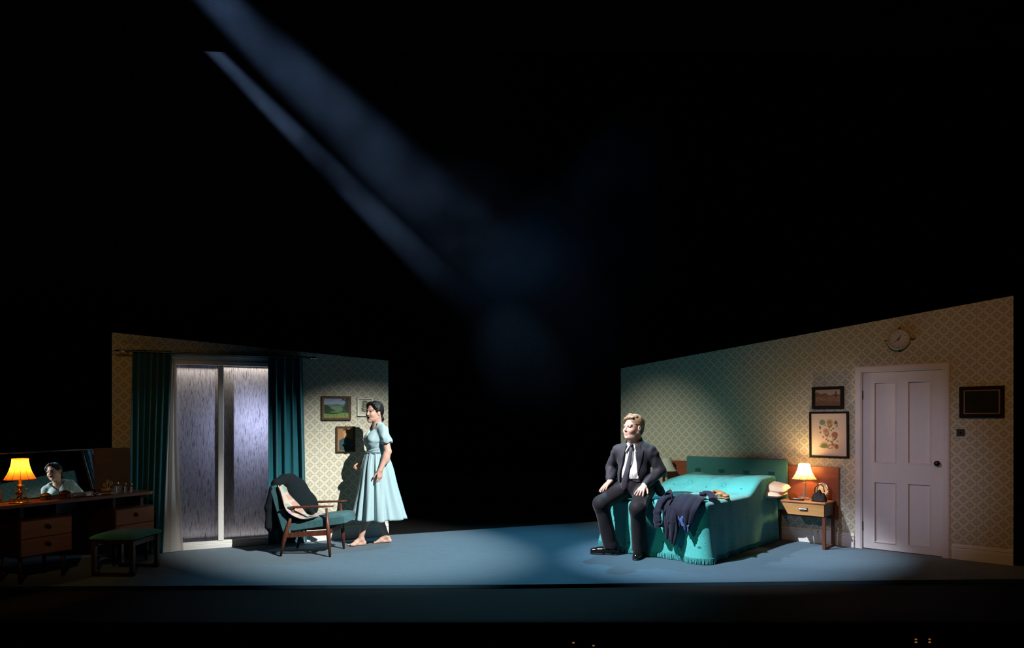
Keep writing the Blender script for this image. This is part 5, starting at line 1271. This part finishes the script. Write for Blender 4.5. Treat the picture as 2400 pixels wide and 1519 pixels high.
# ------------------------------------------------------------------ the seated man
def man():
    root = empty('person', (1.35, 7.45, 0.0), R_(242), 'man in a dark suit and tie sitting on the end of the bed', 'person')
    hl = (0.085, 0.0, 1.345); hf = dict(loc=hl, yaw=R_(-28), pitch=R_(-3), sc=1.12)
    hipR, kneeR, ankR = (0.02, -0.11, 0.675), (0.430, -0.240, 0.545), (0.345, -0.165, 0.10)
    hipL, kneeL, ankL = (0.02, 0.11, 0.675), (0.455, 0.165, 0.520), (0.315, 0.140, 0.10)
    shR, elR, wrR = (0.045, -0.185, 1.080), (-0.015, -0.285, 0.895), (0.175, -0.230, 0.760)
    shL, elL, wrL = (0.045, 0.185, 1.080), (0.020, 0.275, 0.880), (0.215, 0.165, 0.735)
    S = Sculpt((-0.22, -0.42, 0.03), (0.62, 0.38, 1.53), 0.0045); S.fr(**hf); add_head(S, False); TH = S.T.copy(); S.fr()
    S.fr(loc=hl, yaw=R_(-20), sc=1.12); S.e((0.020, 0, -0.098), (0.054, 0.057, 0.042), 0.03); S.fr()
    S.c((0.065, 0, 1.30), (0.040, 0, 1.14), 0.070, 0.075, 0.03)
    S.e((0.035, 0, 1.02), (0.11, 0.165, 0.14), 0.03); S.e((0.06, 0, 0.84), (0.125, 0.15, 0.15), 0.03); S.e((0.02, 0, 0.70), (0.12, 0.15, 0.085), 0.03)
    S.c((0.045, 0.14, 1.075), (0.045, -0.14, 1.075), 0.045, 0.045, 0.05)
    for sh, el, wr_ in ((shR, elR, wrR), (shL, elL, wrL)):
        S.c(sh, el, 0.050, 0.042, 0.02); S.c(el, wr_, 0.040, 0.028, 0.015)
    add_hand(S, wrL, (0.72, -0.12, -0.38), (-0.32, 0.0, -1.0), 1, [(0.10, 0.15, 0.15), (0.10, 0.16, 0.15), (0.12, 0.16, 0.15), (0.14, 0.18, 0.15)], 1.04, 0.35, 0.1, 1.08)
    add_hand(S, wrR, (0.75, -0.22, -0.42), (-0.25, 0.30, -1.0), -1, [(0.10, 0.12, 0.1), (0.10, 0.14, 0.1), (0.12, 0.14, 0.1), (0.14, 0.16, 0.1)], 1.04, 0.15, 0.1, 1.08)
    for h, kn, an in ((hipR, kneeR, ankR), (hipL, kneeL, ankL)):
        S.c(h, kn, 0.085, 0.058, 0.02); S.c(kn, an, 0.055, 0.038, 0.02)
    V, F = S.g.mesh(); V = smooth_mesh(V, F, 2); base = (0.52, 0.32, 0.255)
    c = head_colors(V, TH, base, (0.48, 0.22, 0.19), (0.20, 0.125, 0.08), 0.0, (0.05, 0.06, 0.07), 0.6)
    np_mesh('body', V, F, M['skin'], root, c)
    # hair: short sides, swept fringe
    H = Sculpt((-0.12, -0.16, 1.22), (0.26, 0.16, 1.54), 0.0040); H.fr(**hf)
    H.e((-0.022, 0, 0.042), (0.102, 0.081, 0.088), 0.0); H.e((-0.07, 0, -0.01), (0.040, 0.064, 0.075), 0.02)
    H.e((0.110, 0, -0.030), (0.078, 0.086, 0.112), 0.010, 's'); H.e((0.050, 0, -0.10), (0.085, 0.12, 0.085), 0.010, 's')
    for s in (-1, 1): H.e((0.000, s*0.092, -0.012), (0.026, 0.020, 0.036), 0.008, 's')
    H.chain([(0.058, 0.045, 0.090), (0.072, 0.010, 0.092), (0.078, -0.030, 0.078), (0.068, -0.056, 0.060)], [0.013, 0.015, 0.013, 0.009], 0.012)
    H.chain([(0.02, 0.050, 0.104), (0.045, 0.0, 0.112), (0.04, -0.045, 0.100)], [0.013, 0.017, 0.013], 0.02)
    H.g.all(lambda X, Y, Z: 0.0012*np.sin(150*X+120*Y+9*np.sin(30*Z)), 'add')
    V, F = H.g.mesh(); np_mesh('hair', V, F, M['hair_fair'], root)
    # shirt
    B = Sculpt((-0.15, -0.25, 0.68), (0.28, 0.25, 1.24), 0.0055)
    def torso(B, g):
        B.e((0.035, 0, 1.00), (0.125+g, 0.175+g, 0.145+g), 0.03); B.e((0.065, 0, 0.84), (0.140+g, 0.160+g, 0.16+g), 0.04)
        for s in (-1, 1): B.c((0.043, s*0.055, 1.135), (0.045, s*0.155, 1.085), 0.050+g, 0.052+g, 0.05)
        B.c((0.05, 0, 1.08), (0.052, 0, 1.175), 0.085+g, 0.078+g*0.5, 0.03)
    torso(B, 0.0); B.c((0.058, 0, 1.15), (0.072, 0, 1.26), 0.070, 0.075, 0.004, 's')
    B.g.all(lambda X, Y, Z: Z-1.178+0.45*(X-0.05), 'i'); B.g.all(lambda X, Y, Z: 0.735-Z, 'i')
    B.g.all(lambda X, Y, Z: 0.0035*np.sin(60*Z+18*Y+9*np.sin(30*Y))*np.exp(-((Z-0.80)/0.07)**2), 'add')
    V, F = B.g.mesh(); V = smooth_mesh(V, F, 2); shirt = np_mesh('shirt', V, F, M['shirt'], root)
    for s in (-1, 1):                                         # collar points
        mb = MB(); P = [(-0.010, s*0.074, 1.225), (0.140, s*0.010, 1.168), (0.166, s*0.060, 1.075), (0.020, s*0.098, 1.168)]
        mb.grid(lambda u, v: tuple((np.array(P[0])*(1-u)+np.array(P[1])*u)*(1-v)+(np.array(P[3])*(1-u)+np.array(P[2])*u)*v), 8, 4)
        solidify(mb.build('collar', M['shirt'], shirt, smooth=True), 0.006)
        el, wr_ = (elR, wrR) if s < 0 else (elL, wrL); e = np.array(el); w = np.array(wr_); d = (w-e)/np.linalg.norm(w-e)
        MB().tube([tuple(w-d*0.035), tuple(w+d*0.008)], 0.037, 14, 0.034).build('cuff', M['shirt'], shirt, smooth=True)
    # tie
    path = [(0.150, 0.0, 1.150), (0.172, 0.0, 1.09), (0.182, -0.008, 1.02), (0.196, -0.020, 0.94), (0.212, -0.034, 0.86), (0.216, -0.050, 0.79), (0.212, -0.064, 0.71), (0.205, -0.068, 0.67)]
    wd = [0.014, 0.017, 0.021, 0.025, 0.029, 0.032, 0.034, 0.010]
    mb = MB(); mb.grid(lambda u, v: (lambda i, f: tuple((np.array(path[i])*(1-f)+np.array(path[min(i+1, 7)])*f)+np.array([-(2*u-1)**2*0.004, (2*u-1)*(wd[i]*(1-f)+wd[min(i+1, 7)]*f), 0])))(min(int(v*7), 6), v*7-min(int(v*7), 6)), 6, 42)
    tie = mb.build('tie', M['tie'], root, smooth=True); solidify(tie, 0.005)
    MB().at((0.150, 0, 1.152)).lathe([(0.010, -0.020), (0.016, -0.012), (0.022, 0.010), (0.018, 0.016)], 10).build('knot', M['tie'], tie, smooth=True)
    # jacket
    J = Sculpt((-0.22, -0.40, 0.58), (0.36, 0.40, 1.26), 0.0055); torso(J, 0.020)
    J.e((0.02, 0, 0.74), (0.150, 0.185, 0.12), 0.04)
    for sh, el, wr_ in ((shR, elR, wrR), (shL, elL, wrL)):
        e = np.array(el); w = np.array(wr_); d = (w-e)/np.linalg.norm(w-e); s = 1 if sh[1] > 0 else -1
        J.c((0.045, s*0.145, 1.092), (0.043, s*0.190, 1.066), 0.064, 0.066, 0.03); J.c(sh, el, 0.070, 0.060, 0.02); J.c(el, w-d*0.030, 0.060, 0.047, 0.02)
    J.c((0.0, 0.20, 0.76), (-0.02, 0.27, 0.650), 0.055, 0.050, 0.05); J.c((0.0, -0.19, 0.74), (-0.03, -0.22, 0.67), 0.045, 0.045, 0.05)
    J.c((-0.02, 0, 1.14), (-0.005, 0, 1.20), 0.080, 0.076, 0.03)
    J.c((0.058, 0, 1.13), (0.095, 0, 1.30), 0.080, 0.090, 0.004, 's')
    J.g.all(lambda X, Y, Z: np.maximum(np.maximum(np.abs(Y+0.012)-(0.046+0.17*np.clip(1.16-Z, 0, 0.5)), 0.065-X), 0.60-Z), 's')
    J.g.all(lambda X, Y, Z: 0.0030*np.sin(46*Z+22*X+3*np.sin(17*Z))*np.clip((np.abs(Y)-0.19)/0.05, 0, 1)+0.0018*np.sin(21*Z+22*Y+9*np.sin(14*Y)), 'add')
    V, F = J.g.mesh(); V = smooth_mesh(V, F, 8); jk = np_mesh('jacket', V, F, M['suit'], root)
    # lapels: slightly proud layer along the opening
    Lp = Sculpt((0.0, -0.30, 0.78), (0.30, 0.30, 1.22), 0.0050); torso(Lp, 0.0275)
    Lp.g.all(lambda X, Y, Z: np.maximum(np.abs(Y+0.012)-(0.046+0.17*np.clip(1.16-Z, 0, 0.5)), 0.06-X), 's')
    Lp.g.all(lambda X, Y, Z: np.maximum(np.abs(Y+0.012)-(0.046+0.17*np.clip(1.16-Z, 0, 0.5)+np.interp(Z, [0.82, 1.05, 1.10, 1.105, 1.20], [0.0, 0.075, 0.090, 0.060, 0.050])), 0.055-X), 'i')
    Lp.g.all(lambda X, Y, Z: np.maximum(0.82-Z, Z-1.19+0.5*(X-0.05)), 'i'); Lp.c((0.058, 0, 1.13), (0.095, 0, 1.30), 0.080, 0.090, 0.004, 's')
    V, F = Lp.g.mesh(); V = smooth_mesh(V, F, 6); np_mesh('lapels', V, F, M['suit'], jk)
    # trousers
    T = Sculpt((-0.20, -0.40, 0.02), (0.62, 0.40, 0.90), 0.0055)
    T.e((0.02, 0, 0.715), (0.145, 0.180, 0.105), 0.04); T.c((0.06, 0, 0.80), (0.06, 0, 0.72), 0.135, 0.14, 0.03)
    for h, kn, an in ((hipR, kneeR, ankR), (hipL, kneeL, ankL)):
        T.c(h, kn, 0.112, 0.080, 0.04); T.c((kn[0]-0.008, kn[1], kn[2]-0.005), (an[0]-0.012, an[1], 0.075), 0.079, 0.078, 0.05); T.e((an[0]-0.03, an[1], 0.10), (0.085, 0.078, 0.06), 0.03)
    T.g.all(lambda X, Y, Z: 0.055-Z+0.12*(X-0.3), 'i'); T.g.all(lambda X, Y, Z: Z-0.812, 'i')
    T.g.all(lambda X, Y, Z: 0.0012*np.sin(26*X+30*Y+5*np.sin(9*Y+11*X))*(Z > 0.5)+0.0018*np.sin(20*Z+40*Y+4*np.sin(9*Z))*(Z < 0.45)+0.004*np.sin(60*Y+20*X)*np.exp(-((X-0.15)/0.08)**2)*(Z > 0.6), 'add')
    V, F = T.g.mesh(); V = smooth_mesh(V, F, 2); tr_ = np_mesh('trousers', V, F, M['trousers'], root)
    MB().tube([(0.06+0.136*math.cos(a), 0.136*math.sin(a)*1.02, 0.795) for a in [2*math.pi*k/40 for k in range(41)]], 0.016, 8, flat=0.4).build('belt', M['shoe'], tr_, smooth=True)
    # shoes
    for an, d in ((ankR, (0.22, -0.97)), (ankL, (0.98, 0.10))):
        Z_ = Sculpt((an[0]-0.33, an[1]-0.33, -0.005), (an[0]+0.33, an[1]+0.33, 0.16), 0.0045); n = math.hypot(*d); dx, dy = d[0]/n, d[1]/n
        def q(f, l, z): return (an[0]+dx*f-dy*l, an[1]+dy*f+dx*l, z)
        Z_.c(q(-0.05, 0, 0.045), q(0.02, 0, 0.055), 0.040, 0.045, 0.02); Z_.c(q(0.0, 0, 0.050), q(0.12, 0.004, 0.040), 0.044, 0.036, 0.02)
        Z_.c(q(0.08, 0.010, 0.036), q(0.185, 0.006, 0.032), 0.038, 0.030, 0.02); Z_.c(q(0.08, -0.012, 0.034), q(0.175, -0.006, 0.030), 0.034, 0.028, 0.02)
        Z_.c(q(-0.02, 0, 0.07), q(-0.02, 0, 0.115), 0.044, 0.044, 0.02)
        Z_.g.all(lambda X, Y, Z: 0.0-Z, 'i')
        V, F = Z_.g.mesh(); V = smooth_mesh(V, F, 2); V[:, 2] = np.maximum(V[:, 2], 0.002); so = np_mesh('shoe', V, F, M['shoe'], root)
        W = Sculpt((an[0]-0.33, an[1]-0.33, -0.01), (an[0]+0.33, an[1]+0.33, 0.04), 0.004)
        W.c(q(-0.055, 0, 0.008), q(0.02, 0, 0.008), 0.041, 0.038, 0.01); W.c(q(0.0, 0, 0.008), q(0.182, 0.002, 0.008), 0.038, 0.035, 0.02); W.c(q(0.10, 0.008, 0.008), q(0.15, 0.006, 0.008), 0.043, 0.040, 0.02)
        W.g.all(lambda X, Y, Z: np.maximum(0.0005-Z, Z-0.016), 'i'); V, F = W.g.mesh(); np_mesh('sole', V, F, M['bag'], so)
        for k in range(4): MB().tube([q(0.045+0.017*k, -0.016, 0.088-0.006*k), q(0.050+0.017*k, 0, 0.094-0.006*k), q(0.045+0.017*k, 0.016, 0.088-0.006*k)], 0.0022, 5).build('lace', M['bag'], so)
    return root
man()

# ------------------------------------------------------------------ coat and gloves on the bed (bed frame coordinates)
def coat():
    e = on_wall(empty('coat', label='navy coat crumpled over the foot of the bed beside the man', cat='coat'), 'R')
    def crs(P):
        P = np.array(P, float)
        def f(t):
            q = min(max(t, 0), 1)*(len(P)-1); i = min(int(q), len(P)-2); g = q-i
            p0, p1, p2, p3 = P[max(i-1, 0)], P[i], P[i+1], P[min(i+2, len(P)-1)]
            return 0.5*((2*p1)+(-p0+p2)*g+(2*p0-5*p1+4*p2-p3)*g*g+(-p0+3*p1-3*p2+p3)*g**3)
        return f
    def sheet(name, mat, left, right, folds, seed, nu=60, nv=70, amp=0.016, th=0.007, lift=0.0):
        """left / right: edge curves (x,y,z); cloth between them with folds that run down the length"""
        fl, fr_ = crs(left), crs(right); r = random.Random(seed); ph = [r.uniform(0, 6.28) for _ in range(4)]
        def fn(u, v):
            p = fl(v)*(1-u)+fr_(v)*u
            w = math.sin(folds*2*math.pi*u+ph[0]+1.6*math.sin(2.4*v+ph[1]))+0.45*math.sin(folds*3.7*u+5*v+ph[2])
            w = math.copysign(abs(w)**0.7, w); a = amp*w*math.sin(math.pi*min(1, max(0, u*0.96+0.02)))**0.4
            hang = float(ss(np.float64(-p[1]), 1.90, 2.02))
            bulge = lift*math.sin(math.pi*u)
            return (p[0]+0.004*math.sin(9*v+ph[3]), p[1]-hang*(abs(a)+bulge)-0.3*a*hang, p[2]+(1-hang)*(abs(a)+bulge)+0.002)
        mb = MB(); mb.grid(fn, nu, nv); o = mb.build(name, mat, e, smooth=True); solidify(o, th, 0.0); return o
    # back panel: on the bed, over the edge, hanging
    sheet('back_panel', M['navy'], [(1.83, -1.70, 0.625), (1.815, -1.86, 0.628), (1.80, -1.985, 0.605), (1.80, -2.045, 0.52), (1.835, -2.06, 0.36), (1.850, -2.06, 0.27), (1.855, -2.06, 0.235)],
          [(2.10, -1.66, 0.628), (2.11, -1.84, 0.630), (2.10, -1.985, 0.605), (2.06, -2.050, 0.53), (2.01, -2.065, 0.36), (1.975, -2.065, 0.23), (1.955, -2.06, 0.165)], 1.7, 3, amp=0.020)
    # front panel folded across, ends in a point, lining showing
    sheet('front_panel', M['navy'], [(1.90, -1.86, 0.650), (1.915, -1.99, 0.630), (1.935, -2.075, 0.54), (2.015, -2.085, 0.455), (2.075, -2.085, 0.33)],
          [(2.17, -1.80, 0.628), (2.19, -1.95, 0.622), (2.185, -2.035, 0.56), (2.155, -2.060, 0.46), (2.105, -2.075, 0.315)], 1.5, 8, amp=0.014, lift=0.012)
    sheet('lining', M['lining'], [(1.985, -2.060, 0.49), (2.005, -2.078, 0.44), (2.035, -2.084, 0.38)], [(2.055, -2.098, 0.47), (2.065, -2.104, 0.42), (2.085, -2.100, 0.36)], 1.2, 2, 24, 24, 0.010, 0.004)
    sheet('lining', M['lining'], [(2.065, -2.102, 0.375), (2.075, -2.100, 0.345), (2.085, -2.096, 0.315)], [(2.120, -2.096, 0.39), (2.118, -2.094, 0.355), (2.108, -2.090, 0.315)], 0.6, 4, 16, 16, 0.004, 0.004)
    sheet('side_panel', M['navy'], [(1.84, -2.045, 0.56), (1.88, -2.085, 0.45), (1.90, -2.090, 0.33), (1.93, -2.085, 0.19)], [(1.96, -2.055, 0.56), (1.985, -2.095, 0.45), (1.995, -2.095, 0.33), (1.965, -2.090, 0.17)], 0.9, 6, 30, 40, 0.014)
    def sleeve(pts, rad, seed, flat):
        f = crs(pts); P = [tuple(f(k/34)) for k in range(35)]; r = random.Random(seed); ph = r.uniform(0, 6)
        mb = MB(); mb.tube(P, lambda t: rad*(1+0.07*math.sin(26*t+ph)+0.05*math.sin(47*t+2*ph)), 18, flat=flat); o = mb.build('sleeve', M['navy'], e, smooth=True)
        d = (Vector(P[-1])-Vector(P[-2])).normalized()*0.016; MB().tube([P[-1], tuple(Vector(P[-1])+d)], rad*1.06, 18, flat=flat).build('cuff', M['navy'], o)
    sleeve([(1.83, -1.94, 0.645), (1.785, -2.02, 0.600), (1.765, -2.075, 0.50), (1.772, -2.090, 0.41), (1.785, -2.092, 0.350)], 0.052, 1, 0.62)
    sleeve([(2.02, -1.66, 0.650), (2.10, -1.63, 0.668), (2.155, -1.66, 0.650), (2.195, -1.72, 0.634), (2.215, -1.760, 0.622)], 0.042, 5, 0.60)
    # collar standing up in a loop
    f = crs([(1.775, -2.00, 0.590), (1.795, -1.965, 0.670), (1.825, -1.955, 0.708), (1.855, -1.965, 0.695), (1.880, -1.995, 0.640), (1.865, -2.050, 0.560), (1.830, -2.095, 0.490)])
    mb = MB(); mb.grid(lambda u, v: tuple(f(u)+np.array([0.012*v, -0.065*(v-0.3)*math.sin(math.pi*min(1, u+0.15)), -0.012*v*v])), 50, 8)
    solidify(mb.build('collar', M['navy'], e, smooth=True), 0.008)
    MB().at((1.935, -2.108, 0.405), (0, 0.10, 0)).box(-0.040, 0.040, -0.004, 0.006, -0.012, 0.012, 0.003).build('pocket_flap', M['navy'], e)
coat()
def glove(loc, rz, flip, label, curl):
    S = Sculpt((-0.16, -0.12, -0.02), (0.20, 0.12, 0.16), 0.0042)
    if not flip:
        S.e((-0.02, 0, 0.014), (0.065, 0.040, 0.012), 0.012); S.c((-0.10, 0, 0.014), (-0.03, 0, 0.014), 0.014, 0.014, 0.02); S.e((-0.09, 0, 0.014), (0.025, 0.036, 0.012), 0.01)
        for i in range(4): S.chain([(0.03, (1.5-i)*0.019, 0.014), (0.075, (1.5-i)*0.024, 0.016), (0.105-0.006*abs(i-1.5), (1.5-i)*0.024, 0.013)], [0.011, 0.010, 0.009], 0.006)
        S.chain([(-0.03, 0.035, 0.014), (0.01, 0.058, 0.014), (0.045, 0.066, 0.013)], [0.012, 0.011, 0.009], 0.008)
    else:
        S.chain([(-0.075, 0, 0.016), (-0.03, 0, 0.030), (0.02, 0.0, 0.050)], [0.018, 0.022, 0.020], 0.02); S.e((-0.065, 0, 0.014), (0.032, 0.036, 0.012), 0.015); S.e((-0.01, 0, 0.036), (0.045, 0.036, 0.018), 0.015, 'u', (0, -0.45, 0))
        for i in range(4): S.chain([(0.015, (1.5-i)*0.017, 0.050), (0.050, (1.5-i)*0.020, 0.066-0.004*i), (0.072, (1.5-i)*0.019, 0.050), (0.066, (1.5-i)*0.017, 0.032)], [0.012, 0.011, 0.010, 0.009], 0.005)
        S.chain([(-0.02, 0.026, 0.03), (0.02, 0.040, 0.026), (0.05, 0.040, 0.014)], [0.012, 0.011, 0.009], 0.008)
    V, F = S.g.mesh(); V = smooth_mesh(V, F, 2); o = np_mesh('leather_glove', V, F, M['glove'])
    o.matrix_world = FR @ Matrix.Translation(loc) @ Matrix.Rotation(rz, 4, 'Z'); return sset(o, label, 'glove', 'tan gloves on the bed')
glove((2.13, -1.44, top_z(2.13, -1.44)-0.004), R_(185), False, 'flat tan leather glove lying underneath on the bedspread', 0)
glove((2.14, -1.43, top_z(2.14, -1.43)+0.018), R_(178), True, 'curled tan leather glove lying on top of the flat one', 1)

def throw():
    S = Sculpt((-0.56, -0.32, 0.12), (0.10, 0.34, 0.90), 0.0065); S.fr()
    tl = (0, -0.42, 0)
    S.e((-0.215, 0.115, 0.585), (0.135, 0.160, 0.250), 0.02, 'u', tl)
    S.e((-0.110, 0.125, 0.485), (0.105, 0.130, 0.120), 0.05)
    S.chain([(-0.345, -0.16, 0.752), (-0.335, 0.0, 0.778), (-0.320, 0.20, 0.772)], [0.045, 0.055, 0.055], 0.05)
    S.chain([(-0.380, -0.185, 0.70), (-0.425, -0.175, 0.50), (-0.440, -0.165, 0.30)], [0.040, 0.036, 0.030], 0.03)
    for y in (-0.10, 0.0, 0.10, 0.20): S.chain([(-0.385, y, 0.74), (-0.425, y, 0.50), (-0.440, y, 0.26)], [0.045, 0.040, 0.034], 0.05)
    S.c((-0.05, 0.02, 0.47), (0.0, -0.02, 0.415), 0.035, 0.018, 0.03)
    S.g.all(lambda X, Y, Z: 0.004*np.sin(22*X-26*Z+3*np.sin(9*Y)), 'add')
    V, F = S.g.mesh(); V = smooth_mesh(V, F, 4); o = np_mesh('throw_blanket', V, F, M['wool_black'])
    sset(o, 'black wool throw draped over the back of the armchair', 'blanket'); o.location = ac.location; o.rotation_euler = ac.rotation_euler
throw()

# ------------------------------------------------------------------ stage haze in the air above the set
def haze():
    t = NT('stage_haze'); tc = t.n('ShaderNodeTexCoord'); sp = t.n('ShaderNodeSeparateXYZ'); t.t.links.new(tc.outputs['Object'], sp.inputs[0])
    low = t.math('MULTIPLY', t.step(sp.outputs[2], 2.66, 3.7), t.math('ADD', t.math('MULTIPLY', t.step(sp.outputs[0], 2.6, 0.4), 0.03), t.math('MULTIPLY', t.step(sp.outputs[0], 0.7, -1.6), 0.97)))
    nz = t.noise(tc.outputs['Object'], 1.1, 3.0, 0.6)
    d = t.math('MULTIPLY', low, t.math('MULTIPLY', t.step(nz, 0.25, 0.75), 0.110))
    v = t.n('ShaderNodeVolumeScatter'); v.inputs['Color'].default_value = (0.37, 0.58, 1.0, 1); t.set(v.inputs['Density'], d); v.inputs['Anisotropy'].default_value = 0.0
    t.done(None, v)
    t.m.cycles.volume_step_rate = 1.0 if hasattr(t.m, 'cycles') and hasattr(t.m.cycles, 'volume_step_rate') else 1.0
    o = MB().box(-7.5, 2.7, 6.7, 10.2, 2.7, 8.9).build('haze', t.m)
    return sset(o, 'thin blue lit stage haze hanging in the air above the room', 'haze', kind='stuff')
haze()

# ------------------------------------------------------------------ tiny glowing amber dots on music stands in the dark pit
def stand_dots(x, z, dots, label):
    e = empty('music_stand', (x, 3.4, -1.40), 0, label, 'music stand'); h = z+1.40
    MB().tube([(0, 0.02, 0), (0, 0.02, h-0.10)], 0.010, 8).build('pole', M['black'], e)
    MB().at((0, 0.03, h-0.06), (-0.5, 0, 0)).box(-0.22, 0.22, 0, 0.01, -0.12, 0.02).build('desk', M['black'], e)
    MB().lathe([(0.16, 0), (0.15, 0.015), (0.02, 0.03)], 20).build('foot', M['black'], e)
    for dx, dz in dots: MB().ball((dx, 0.0, h+dz), (0.007, 0.005, 0.004), 8, 6).build('amber_dot', glow('amber_glow', (1.0, 0.45, 0.10), 0.2), e)
stand_dots(2.046, 0.325, ((-0.034, 0.004), (-0.034, -0.010), (0.034, 0.004), (0.034, -0.010)), 'dark music stand with glowing amber dots in the pit below the door')
stand_dots(0.306, 0.310, ((0.0, 0.002), (0.10, -0.012)), 'dark music stand with faint amber dots at the bottom centre of the pit')
